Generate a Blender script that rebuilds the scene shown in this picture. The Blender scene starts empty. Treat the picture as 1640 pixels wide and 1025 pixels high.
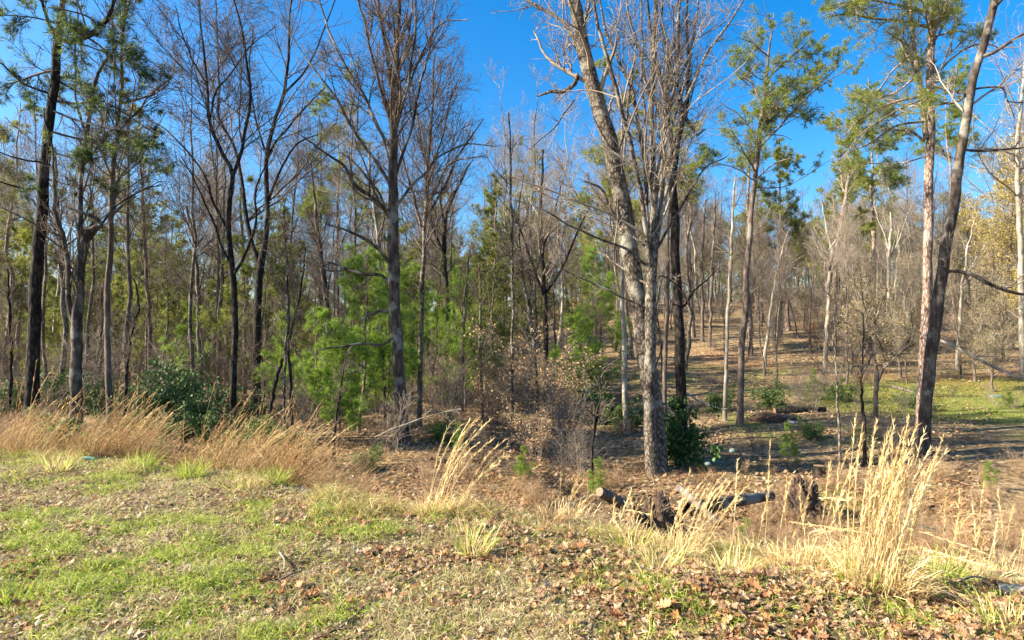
import bpy, math
import numpy as np
from math import radians, sin, cos, pi
from mathutils import Vector

sc = bpy.context.scene
COL = sc.collection
# ------------------------------------------------------------------ camera
CAMZ, F, PITCH = 1.6, 1000.0, radians(1.575)
cam_d = bpy.data.cameras.new("camera")
cam_d.sensor_width = 36.0
cam_d.lens = 36.0 * F / 1640.0
cam_d.clip_end = 3000
cam_d.clip_start = 0.05
cam = bpy.data.objects.new("camera", cam_d)
cam.location = (0, 0, CAMZ)
cam.rotation_euler = (radians(90) + PITCH, 0, 0)
COL.objects.link(cam)
sc.camera = cam
# ------------------------------------------------------------------ light
SUN_AZ = radians(-99)      # from +Y, negative = to the left of the view
SUN_EL = radians(33)
world = bpy.data.worlds.new("World")
sc.world = world
world.use_nodes = True
wn = world.node_tree.nodes
wn.clear()
sky = wn.new("ShaderNodeTexSky")
sky.sky_type = 'NISHITA'
sky.sun_disc = False
sky.sun_elevation = SUN_EL
sky.sun_rotation = SUN_AZ
sky.air_density = 1.0
sky.dust_density = 1.5
sky.ozone_density = 3.0
hsv = wn.new("ShaderNodeHueSaturation")
hsv.inputs['Saturation'].default_value = 1.46
hsv.inputs['Value'].default_value = 1.0
bg = wn.new("ShaderNodeBackground")
bg.inputs['Strength'].default_value = 0.092
wo = wn.new("ShaderNodeOutputWorld")
wl = world.node_tree.links
wl.new(sky.outputs[0], hsv.inputs['Color'])
wl.new(hsv.outputs[0], bg.inputs['Color'])
wl.new(bg.outputs[0], wo.inputs[0])
sun_d = bpy.data.lights.new("sun", 'SUN')
sun_d.energy = 5.0
sun_d.angle = radians(0.5)
sun_d.color = (1.0, 0.90, 0.72)
sun = bpy.data.objects.new("sun", sun_d)
sdir = Vector((sin(SUN_AZ) * cos(SUN_EL), cos(SUN_AZ) * cos(SUN_EL), sin(SUN_EL)))
sun.rotation_euler = sdir.to_track_quat('Z', 'Y').to_euler()
COL.objects.link(sun)
sc.view_settings.view_transform = 'Standard'
sc.view_settings.look = 'None'
sc.view_settings.exposure = 1.65
sc.view_settings.gamma = 1.0
sc.cycles.max_bounces = 5
sc.cycles.diffuse_bounces = 3
sc.cycles.glossy_bounces = 2
sc.cycles.transmission_bounces = 3
sc.cycles.transparent_max_bounces = 4

rng = np.random.default_rng(7)

# ------------------------------------------------------------------ noise + terrain
_perm = np.random.default_rng(3).random((256, 256))
def vnoise(x, y, s=1.0, o=0):
    x = np.asarray(x, float) / s + 37.3 * o + 1000; y = np.asarray(y, float) / s + 91.7 * o + 1000
    xi = np.floor(x).astype(int); yi = np.floor(y).astype(int)
    fx = x - xi; fy = y - yi
    fx = fx * fx * (3 - 2 * fx); fy = fy * fy * (3 - 2 * fy)
    g = lambda a, b: _perm[a & 255, b & 255]
    return (g(xi, yi) * (1 - fx) + g(xi + 1, yi) * fx) * (1 - fy) + (g(xi, yi + 1) * (1 - fx) + g(xi + 1, yi + 1) * fx) * fy
def fbm(x, y, s, o=0, n=3):
    t = 0; a = 1; A = 0
    for k in range(n):
        t = t + a * vnoise(x, y, s / 2 ** k, o + k * 5); A += a; a *= .5
    return t / A
def sst(a, b, x):
    t = np.clip((np.asarray(x, float) - a) / (b - a), 0, 1)
    return t * t * (3 - 2 * t)
def lip(x):
    return np.interp(x, [-30, -14, -6.5, -3.2, -1.5, 0, 2.5, 4.5, 8, 20], [13, 10.2, 8.6, 7.3, 6.1, 5.8, 5.3, 4.8, 4.3, 4.0])
def H(x, y):
    x = np.asarray(x, float); y = np.asarray(y, float)
    L = lip(x) + .5 * (fbm(x, y, 1.3, 2) - .5)
    D = np.interp(x, [-20, -8, -3, 0, 30], [.7, .9, 1.35, 1.5, 1.5])
    z = -D * sst(-.1, 3.2, y - L)
    z = z - 0.3 * sst(-1.6, .1, y - L) * (x > 0) * sst(0, 2, x)
    hill = np.interp(y, [0, 13, 20, 27, 35, 50, 65, 80, 120, 200, 400], [0, 0, .35, .9, 2.0, 4.3, 6.2, 7.5, 10, 13, 15])
    wr = sst(-14, 8, x - (y - 45) * .06)
    left = np.interp(y, [0, 20, 60, 110, 200, 400], [0, 0, -.4, .6, 4, 9])
    z = z + hill * wr + left * (1 - wr)
    # side slope on the right towards the lawn
    z = z + .012 * np.clip(x - 8, 0, 40) * sst(14, 30, y)
    far = sst(8, 16, y)
    z = z + (fbm(x, y, 7, 11) - .5) * .45 * far + (fbm(x, y, 1.1, 21) - .5) * .14 * sst(1, 3, y - L) + (fbm(x, y, .5, 31) - .5) * .09 * (1 - far) + (fbm(x, y, .16, 33) - .5) * .05 * (1 - far)
    # gully in front of the fallen log
    z = z - .45 * np.exp(-((y - 11 - .15 * x) / 1.0) ** 2) * sst(0, 2, x) * (1 - sst(7, 10, x))
    # shallow mounds of leaves on the near right
    z = z + .10 * np.exp(-(((x - 1.4) / .9) ** 2 + ((y - 3.9) / .35) ** 2))
    return z
def P(px, py, Y):
    """point on the sight line of a spot in the photograph at depth Y"""
    dx = (px - 820) / F; dy = (512.5 - py) / F
    d = np.array([dx, cos(PITCH) - sin(PITCH) * dy, sin(PITCH) + cos(PITCH) * dy])
    return np.array([0, 0, CAMZ]) + d * (Y / d[1])
def hit(px, py, y0=2.0, y1=160):
    ys = np.concatenate([np.arange(y0, 30, .05), np.arange(30, y1, .25)])
    dx = (px - 820) / F; dy = (512.5 - py) / F
    d = np.array([dx, cos(PITCH) - sin(PITCH) * dy, sin(PITCH) + cos(PITCH) * dy])
    X = ys * d[0] / d[1]; Z = CAMZ + ys * d[2] / d[1]
    k = np.nonzero(Z < H(X, ys))[0]
    return float(ys[k[0]]) if len(k) else y1

# ------------------------------------------------------------------ materials
def new_mat(name):
    m = bpy.data.materials.new(name); m.use_nodes = True
    nt = m.node_tree; nt.nodes.clear()
    out = nt.nodes.new("ShaderNodeOutputMaterial")
    return m, nt, out
def nd(nt, typ, **kw):
    n = nt.nodes.new(typ)
    for k, v in kw.items():
        if k.startswith('i_'):
            key = k[2:].replace('_', ' ')
            n.inputs[key].default_value = v
        else: setattr(n, k, v)
    return n
def ramp(nt, fac, stops):
    r = nt.nodes.new("ShaderNodeValToRGB"); e = r.color_ramp.elements
    while len(e) < len(stops): e.new(.5)
    for i, (p, c) in enumerate(stops):
        e[i].position = p; e[i].color = (*c, 1)
    nt.links.new(fac, r.inputs[0]); return r
def bark(name, dark, mid, light, sx=9, lichen=None, lich=.55, bump=.6, vor=False, zs=.3):
    m, nt, out = new_mat(name); L = nt.links
    tc = nd(nt, "ShaderNodeTexCoord"); mp = nd(nt, "ShaderNodeMapping"); mp.inputs['Scale'].default_value = (1, 1, zs)
    L.new(tc.outputs['Object'], mp.inputs[0])
    n1 = nd(nt, "ShaderNodeTexNoise", i_Scale=sx, i_Detail=6.0, i_Roughness=.68); L.new(mp.outputs[0], n1.inputs['Vector'])
    if vor:
        v = nd(nt, "ShaderNodeTexVoronoi", i_Scale=sx * 1.4, feature='DISTANCE_TO_EDGE'); L.new(mp.outputs[0], v.inputs['Vector'])
        mx = nd(nt, "ShaderNodeMath", operation='MULTIPLY_ADD'); L.new(v.outputs[0], mx.inputs[0]); mx.inputs[1].default_value = .9; L.new(n1.outputs[0], mx.inputs[2])
        sb = nd(nt, "ShaderNodeMath", operation='SUBTRACT'); L.new(mx.outputs[0], sb.inputs[0]); sb.inputs[1].default_value = .12
        h = sb.outputs[0]
    else: h = n1.outputs[0]
    r = ramp(nt, h, [(.33, dark), (.5, mid), (.68, light)])
    col = r.outputs[0]
    n2 = nd(nt, "ShaderNodeTexNoise", i_Scale=1.3, i_Detail=5.0, i_Roughness=.6); L.new(tc.outputs['Object'], n2.inputs['Vector'])
    r2 = ramp(nt, n2.outputs[0], [(lich, (0, 0, 0)), (lich + .08, (1, 1, 1))])
    mix = nd(nt, "ShaderNodeMixRGB"); mix.inputs[2].default_value = (*(lichen or light), 1)
    sc_ = nd(nt, "ShaderNodeMath", operation='MULTIPLY'); L.new(r2.outputs[0], sc_.inputs[0]); sc_.inputs[1].default_value = .6
    L.new(sc_.outputs[0], mix.inputs[0]); L.new(col, mix.inputs[1])
    b = nd(nt, "ShaderNodeBump", i_Strength=bump, i_Distance=.03); L.new(h, b.inputs['Height'])
    p = nd(nt, "ShaderNodeBsdfPrincipled", i_Roughness=.9); p.inputs['Specular IOR Level'].default_value = .2
    L.new(mix.outputs[0], p.inputs['Base Color']); L.new(b.outputs[0], p.inputs['Normal']); L.new(p.outputs[0], out.inputs[0])
    return m
def leafmat(name, trans=.4, rough=.6, spec=.3, sc_noise=None):
    """colour from the per-leaf attribute 'Col'; light passes through the blades"""
    m, nt, out = new_mat(name); L = nt.links
    a = nd(nt, "ShaderNodeAttribute", attribute_name='Col')
    p = nd(nt, "ShaderNodeBsdfPrincipled", i_Roughness=rough); p.inputs['Specular IOR Level'].default_value = spec
    t = nd(nt, "ShaderNodeBsdfTranslucent"); mx = nd(nt, "ShaderNodeMixShader"); mx.inputs[0].default_value = trans
    L.new(a.outputs[0], p.inputs['Base Color']); L.new(a.outputs[0], t.inputs[0])
    L.new(p.outputs[0], mx.inputs[1]); L.new(t.outputs[0], mx.inputs[2]); L.new(mx.outputs[0], out.inputs[0])
    return m
M = {}
M['bark_grey'] = bark('bark_grey', (.026, .020, .015), (.10, .079, .06), (.23, .195, .15), 10, (.34, .32, .265), .54, .5, True, .55)
M['bark_dark'] = bark('bark_dark', (.007, .006, .005), (.022, .017, .014), (.06, .048, .038), 9, (.11, .10, .085), .62, .9, True)
M['bark_mix'] = bark('bark_mix', (.018, .013, .010), (.062, .047, .036), (.17, .138, .105), 8, (.30, .28, .23), .53, .9)
M['bark_pine'] = bark('bark_pine', (.07, .045, .034), (.24, .165, .125), (.42, .33, .27), 11, (.40, .33, .28), .58, .9, True)
M['bark_pale'] = bark('bark_pale', (.10, .08, .06), (.24, .205, .155), (.38, .34, .27), 7, (.44, .41, .34), .5, .4)
M['bark_brown'] = bark('bark_brown', (.035, .026, .02), (.12, .09, .07), (.24, .19, .15), 9, (.30, .27, .22), .56, .7)
M['twig'] = bark('twig', (.055, .040, .030), (.11, .082, .064), (.18, .14, .11), 3, (.20, .165, .13), .5, .2)
M['twig_pale'] = bark('twig_pale', (.13, .10, .075), (.24, .19, .145), (.36, .30, .235), 3, (.38, .33, .26), .5, .2)
M['twig_bush'] = bark('twig_bush', (.17, .105, .055), (.34, .22, .125), (.50, .36, .22), 5, (.40, .31, .2), .5, .2)
M['needle'] = leafmat('pine_needles', .45, .5, .3)
M['leaf'] = leafmat('leaf', .3, .55, .3)
M['gloss'] = leafmat('glossy_leaf', .2, .58, .3)
M['grass'] = leafmat('grass', .45, .6, .25)
M['straw'] = leafmat('straw', .4, .6, .25)
def ground_mat():
    m, nt, out = new_mat('ground'); L = nt.links
    g = nd(nt, "ShaderNodeNewGeometry")
    def noise(s, d=5., r=.65, out_='Fac'):
        n = nd(nt, "ShaderNodeTexNoise", i_Scale=s, i_Detail=d, i_Roughness=r); L.new(g.outputs['Position'], n.inputs['Vector']); return n
    nl = noise(7, 6, .8)     # litter
    litter = ramp(nt, nl.outputs[0], [(.30, (.06, .032, .018)), (.42, (.13, .088, .048)), (.50, (.255, .185, .105)), (.62, (.41, .325, .20)), (.75, (.54, .46, .32))])
    v = nd(nt, "ShaderNodeTexVoronoi", i_Scale=9.); L.new(g.outputs['Position'], v.inputs['Vector'])
    lm = nd(nt, "ShaderNodeMixRGB", blend_type='OVERLAY'); lm.inputs[0].default_value = .55
    vg = nd(nt, "ShaderNodeRGBToBW"); L.new(v.outputs['Color'], vg.inputs[0])
    L.new(litter.outputs[0], lm.inputs[1]); L.new(vg.outputs[0], lm.inputs[2])
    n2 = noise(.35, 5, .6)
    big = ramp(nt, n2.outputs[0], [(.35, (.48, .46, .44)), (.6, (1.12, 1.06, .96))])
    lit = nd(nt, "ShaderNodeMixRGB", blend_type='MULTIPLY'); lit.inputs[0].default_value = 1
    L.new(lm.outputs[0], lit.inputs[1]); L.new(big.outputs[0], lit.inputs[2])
    a = nd(nt, "ShaderNodeAttribute", attribute_name='Cover')   # R lawn, G foreground turf, B bare red clay
    sep = nd(nt, "ShaderNodeSeparateColor"); L.new(a.outputs[0], sep.inputs[0])
    ng = noise(14, 6, .7)
    grass = ramp(nt, ng.outputs[0], [(.3, (.07, .08, .02)), (.5, (.19, .20, .045)), (.7, (.32, .29, .09))])
    nt_ = noise(26, 6, .75)
    turf = ramp(nt, nt_.outputs[0], [(.3, (.035, .024, .014)), (.45, (.12, .085, .045)), (.6, (.26, .19, .10)), (.75, (.42, .34, .20))])
    m1 = nd(nt, "ShaderNodeMixRGB"); L.new(sep.outputs[0], m1.inputs[0]); L.new(lit.outputs[0], m1.inputs[1]); L.new(grass.outputs[0], m1.inputs[2])
    m2 = nd(nt, "ShaderNodeMixRGB"); L.new(sep.outputs[1], m2.inputs[0]); L.new(m1.outputs[0], m2.inputs[1]); L.new(turf.outputs[0], m2.inputs[2])
    m3 = nd(nt, "ShaderNodeMixRGB"); L.new(sep.outputs[2], m3.inputs[0]); L.new(m2.outputs[0], m3.inputs[1]); m3.inputs[2].default_value = (.34, .13, .06, 1)
    b = nd(nt, "ShaderNodeBump", i_Strength=1., i_Distance=.06); L.new(nl.outputs[0], b.inputs['Height'])
    p = nd(nt, "ShaderNodeBsdfPrincipled", i_Roughness=.95); p.inputs['Specular IOR Level'].default_value = .15
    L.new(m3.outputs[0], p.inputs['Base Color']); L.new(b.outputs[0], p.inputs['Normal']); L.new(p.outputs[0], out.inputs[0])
    return m
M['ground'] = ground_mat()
def plain(name, c1, c2, s=8, rough=.8, bump=.3):
    m, nt, out = new_mat(name); L = nt.links
    tc = nd(nt, "ShaderNodeTexCoord")
    n = nd(nt, "ShaderNodeTexNoise", i_Scale=float(s), i_Detail=6.0, i_Roughness=.65); L.new(tc.outputs['Object'], n.inputs['Vector'])
    r = ramp(nt, n.outputs[0], [(.35, c1), (.65, c2)])
    b = nd(nt, "ShaderNodeBump", i_Strength=bump, i_Distance=.02); L.new(n.outputs[0], b.inputs['Height'])
    p = nd(nt, "ShaderNodeBsdfPrincipled", i_Roughness=rough)
    L.new(r.outputs[0], p.inputs['Base Color']); L.new(b.outputs[0], p.inputs['Normal']); L.new(p.outputs[0], out.inputs[0])
    return m
M['cutwood'] = plain('cut_wood', (.13, .08, .045), (.32, .21, .12), 45)
M['soil'] = plain('dark_soil', (.03, .02, .014), (.13, .08, .05), 6, .95, 1.)
M['clay'] = plain('red_clay', (.14, .06, .032), (.32, .15, .085), 3, .95, .8)
M['teal'] = plain('teal_plastic', (.12, .34, .24), (.22, .48, .36), 10, .4, .1)
M['stone'] = plain('pale_stone', (.08, .105, .09), (.17, .23, .20), 9, .85, .5)
M['white'] = plain('white_plastic', (.7, .7, .7), (.82, .82, .82), 10, .5, .1)

# ------------------------------------------------------------------ geometry helpers
def nrm(v):
    return v / np.maximum(np.linalg.norm(v, axis=-1, keepdims=True), 1e-9)
class Geo:
    def __init__(s): s.v = []; s.f = {3: [], 4: []}; s.c = []; s.n = 0; s.m = {3: [], 4: []}
    def add(s, v, f, c=(.5, .5, .5), m=0):
        v = np.asarray(v, float).reshape(-1, 3); f = np.asarray(f, int)
        s.v.append(v); c = np.asarray(c, float)
        s.c.append(np.broadcast_to(c, v.shape) if c.ndim == 1 else c)
        k = f.shape[1]; s.f[k].append(f + s.n); s.m[k].append(np.full(len(f), m)); s.n += len(v)
    def tubes(s, Pp, R, S=3, c=(.5, .5, .5), m=0, cap=False, lump=0):
        Pp = np.asarray(Pp, float); R = np.asarray(R, float)
        N, K, _ = Pp.shape
        if N == 0: return
        T = np.gradient(Pp, axis=1); T = nrm(T)
        mt = nrm(Pp[:, -1] - Pp[:, 0] + 1e-6)
        ref = np.where(np.abs(mt[:, 2:3]) < .8, np.array([[0, 0, 1.]]), np.array([[1., 0, 0]]))
        U = nrm(np.cross(T, ref[:, None, :])); V = np.cross(T, U)
        a = np.arange(S) * 2 * pi / S
        rr = R[..., None, None]
        if lump:
            ph = Pp[..., 2:3] * 3
            rr = (R[..., None] * (1 + lump * np.sin(3 * a[None, None] + ph * 1.3) + lump * .7 * np.sin(5 * a[None, None] - ph * 2.1 + 1)))[..., None]
        ring = Pp[:, :, None] + rr * (np.cos(a)[:, None] * U[:, :, None] + np.sin(a)[:, None] * V[:, :, None])
        base = (np.arange(N) * K * S)[:, None, None]
        k = (np.arange(K - 1) * S)[None, :, None]; j = np.arange(S)[None, None]; j2 = (j + 1) % S
        f = np.stack([base + k + j, base + k + j2, base + k + S + j2, base + k + S + j], -1).reshape(-1, 4)
        c = np.asarray(c, float)
        cc = c if c.ndim == 1 else np.repeat(c, K * S, axis=0)
        s.add(ring.reshape(-1, 3), f, cc, m)
    def obj(s, name, mats, parent=None, smooth=True, loc=None):
        me = s.mesh(name, mats, smooth)
        return link(name, me, parent, loc)
    def mesh(s, name, mats, smooth=True):
        me = bpy.data.meshes.new(name)
        if not s.v: return me
        v = np.concatenate(s.v); c = np.concatenate(s.c)
        me.vertices.add(len(v)); me.vertices.foreach_set('co', v.astype(np.float32).ravel())
        li = []; st = []; tot = 0; mi = []
        for k in (3, 4):
            if s.f[k]:
                f = np.concatenate(s.f[k]); li.append(f.ravel()); st.append(tot + np.arange(len(f)) * k); tot += f.size; mi.append(np.concatenate(s.m[k]))
        li = np.concatenate(li); st = np.concatenate(st)
        me.loops.add(len(li)); me.loops.foreach_set('vertex_index', li.astype(np.int32))
        me.polygons.add(len(st)); me.polygons.foreach_set('loop_start', st.astype(np.int32))
        me.polygons.foreach_set('material_index', np.concatenate(mi).astype(np.int32))
        me.polygons.foreach_set('use_smooth', np.full(len(st), smooth))
        at = me.color_attributes.new('Col', 'FLOAT_COLOR', 'POINT')
        at.data.foreach_set('color', np.concatenate([c, np.ones((len(c), 1))], 1).astype(np.float32).ravel())
        for m in (mats if isinstance(mats, (list, tuple)) else [mats]): me.materials.append(M[m])
        me.update(calc_edges=True); me.validate()
        return me
def link(name, me, parent=None, loc=None):
    o = bpy.data.objects.new(name, me); COL.objects.link(o)
    if loc is not None: o.location = loc
    if parent: o.parent = parent
    return o
def tag(o, label=None, cat=None, group=None, kind=None):
    if label: o['label'] = label
    if cat: o['category'] = cat
    if group: o['group'] = group
    if kind: o['kind'] = kind
    return o
def thing(name, label, cat, loc=(0, 0, 0), group=None):
    o = bpy.data.objects.new(name, None); COL.objects.link(o); o.location = loc; o.empty_display_size = .2
    return tag(o, label, cat, group)
def copy_tree(o, parent=None):
    c = o.copy(); COL.objects.link(c)
    if parent: c.parent = parent
    for ch in list(o.children): copy_tree(ch, c)
    return c

def catmull(pts, K):
    """(n,4) control points -> (K,4) smooth samples"""
    p = np.asarray(pts, float)
    if len(p) == 2: t = np.linspace(0, 1, K)[:, None]; return p[0] * (1 - t) + p[1] * t
    d = np.concatenate([[0], np.cumsum(np.linalg.norm(np.diff(p[:, :3], axis=0), axis=1) + 1e-6)])
    m = np.gradient(p, d, axis=0)
    t = np.linspace(0, d[-1], K); i = np.clip(np.searchsorted(d, t, side='right') - 1, 0, len(p) - 2)
    h = (d[i + 1] - d[i])[:, None]; u = ((t - d[i]) / h[:, 0])[:, None]
    return (2 * u ** 3 - 3 * u ** 2 + 1) * p[i] + (u ** 3 - 2 * u ** 2 + u) * h * m[i] + (-2 * u ** 3 + 3 * u ** 2) * p[i + 1] + (u ** 3 - u ** 2) * h * m[i + 1]
def grow(r, Pp, R, n, t0=.2, t1=1., ang=(35, 65), lr=.5, K=5, wig=.12, up=.05, rr=.55, rmin=.004, labs=None, rend=.35, tshape=.7):
    N, K0, _ = Pp.shape
    seg = np.linalg.norm(np.diff(Pp, axis=1), axis=2).sum(1)
    idx = r.choice(N, n, p=seg / seg.sum())
    tt = r.uniform(t0, t1, n) * (K0 - 1.001); i = np.floor(tt).astype(int); f = (tt - i)[:, None]
    pos = Pp[idx, i] * (1 - f) + Pp[idx, i + 1] * f
    rad = R[idx, i] * (1 - f[:, 0]) + R[idx, i + 1] * f[:, 0]
    tan = nrm(Pp[idx, i + 1] - Pp[idx, i])
    v = r.normal(size=(n, 3)); v -= (v * tan).sum(1, keepdims=True) * tan; v = nrm(v)
    a = np.radians(r.uniform(*ang, n))[:, None]
    d = tan * np.cos(a) + v * np.sin(a)
    rel = tt / (K0 - 1)
    L = (seg[idx] * lr if labs is None else np.full(n, labs)) * r.uniform(.5, 1.25, n) * (1.15 - tshape * rel)
    step = (L / (K - 1))[:, None]
    out = np.zeros((n, K, 3)); out[:, 0] = pos
    for k in range(1, K):
        d = nrm(d + wig * r.normal(size=(n, 3)) + np.array([0, 0, up]))
        out[:, k] = out[:, k - 1] + d * step
    r0 = np.maximum(rad * rr * r.uniform(.7, 1.1, n), rmin)
    r1 = np.maximum(r0 * rend, rmin)
    RR = r0[:, None] * (1 - np.linspace(0, 1, K)[None]) + r1[:, None] * np.linspace(0, 1, K)[None]
    return out, RR
def tufts(g, r, pos, dirs, n, ln, wd, cols, spread=.7, m=0):
    """n needles (thin triangles) fanning out from each tip"""
    N = len(pos)
    if N == 0: return
    p = np.repeat(pos, n, axis=0); d = nrm(np.repeat(dirs, n, axis=0) + spread * r.normal(size=(N * n, 3)))
    s = nrm(np.cross(d, r.normal(size=(N * n, 3)))) * wd * .5
    l = ln * r.uniform(.7, 1.2, (N * n, 1))
    p = p + d * l * r.uniform(-.25, .15, (N * n, 1))
    v = np.stack([p - s, p + s, p + d * l], 1).reshape(-1, 3)
    cl = np.repeat(cols, n, axis=0) * r.uniform(.75, 1.25, (N * n, 1))
    g.add(v, np.arange(len(v)).reshape(-1, 3), np.repeat(cl, 3, axis=0), m)
def leaves(g, r, pos, size, cols, n=3, jit=.1, up=0., m=0, lw=.45):
    N = len(pos)
    p = np.repeat(pos, n, axis=0) + r.normal(size=(N * n, 3)) * jit
    d = nrm(r.normal(size=(N * n, 3)) + np.array([0, 0, up])); s = nrm(np.cross(d, r.normal(size=(N * n, 3))))
    l = size * r.uniform(.6, 1.3, (N * n, 1))
    v = np.stack([p, p + d * l * .5 + s * l * lw, p + d * l, p + d * l * .5 - s * l * lw], 1).reshape(-1, 3)
    cl = np.repeat(cols, n, axis=0) * r.uniform(.7, 1.3, (N * n, 1))
    g.add(v, np.arange(len(v)).reshape(-1, 4), np.repeat(cl, 4, axis=0), m)
def pick(r, n, pal):
    pal = np.asarray(pal, float); a = pal[r.integers(0, len(pal), n)]; b = pal[r.integers(0, len(pal), n)]
    t = r.uniform(0, .6, (n, 1)); return a * (1 - t) + b * t
PINE = [(.28, .33, .04), (.38, .41, .06), (.18, .23, .04), (.09, .14, .05), (.26, .28, .06)]
PINE_D = [(.03, .07, .035), (.05, .10, .045), (.02, .05, .03), (.09, .13, .04)]
PINE_Y = [(.36, .37, .07), (.30, .32, .06), (.18, .23, .05), (.30, .27, .07)]
WPINE = [(.22, .34, .04), (.30, .42, .05), (.12, .22, .035), (.34, .45, .07)]

# ------------------------------------------------------------------ terrain
def terrain():
    def warp(a, b, lo, hi, n1, n2, n3):
        near = np.linspace(a, b, n1)
        left = a - (a - lo) * (np.linspace(0, 1, n2 + 1)[1:] ** 2.2)
        right = b + (hi - b) * (np.linspace(0, 1, n3 + 1)[1:] ** 2.2)
        return np.concatenate([left[::-1], near, right])
    xs = warp(-9, 9, -420, 420, 230, 70, 70)
    ys = warp(1.8, 10, -60, 480, 160, 12, 130)
    X, Y = np.meshgrid(xs, ys)
    Z = H(X, Y)
    nx, ny = len(xs), len(ys)
    v = np.stack([X, Y, Z], -1).reshape(-1, 3)
    i = (np.arange(ny - 1)[:, None] * nx + np.arange(nx - 1)[None]).ravel()
    f = np.stack([i, i + 1, i + nx + 1, i + nx], 1)
    g = Geo(); g.add(v, f)
    o = g.obj('ground', 'ground'); tag(o, kind='structure')
    x, y = v[:, 0], v[:, 1]
    e = ((x - 24) / 12) ** 2 + ((y - 25) / 5.) ** 2
    lawn = sst(1.3, .7, e + (fbm(x, y, 2.5, 40) - .5) * .9)
    moss = sst(.60, .72, fbm(x, y, 2.2, 44)) * sst(9, 12, y) * (1 - sst(30, 36, y)) * sst(4, 8, x) * .7
    lawn = np.maximum(lawn, moss)
    turf = 1 - sst(-.6, .5, y - lip(x))
    clay = sst(.70, .78, fbm(x, y, .45, 50)) * turf * sst(4.6, 3.2, y) * .8
    clay = np.maximum(clay, sst(.62, .72, fbm(x, y, 5, 52)) * sst(24, 30, y) * sst(8, 14, x) * .35)
    at = o.data.color_attributes.new('Cover', 'FLOAT_COLOR', 'POINT')
    at.data.foreach_set('color', np.stack([lawn, turf, clay, np.ones_like(x)], 1).astype(np.float32).ravel())
    return o
GROUND = terrain()

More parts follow.
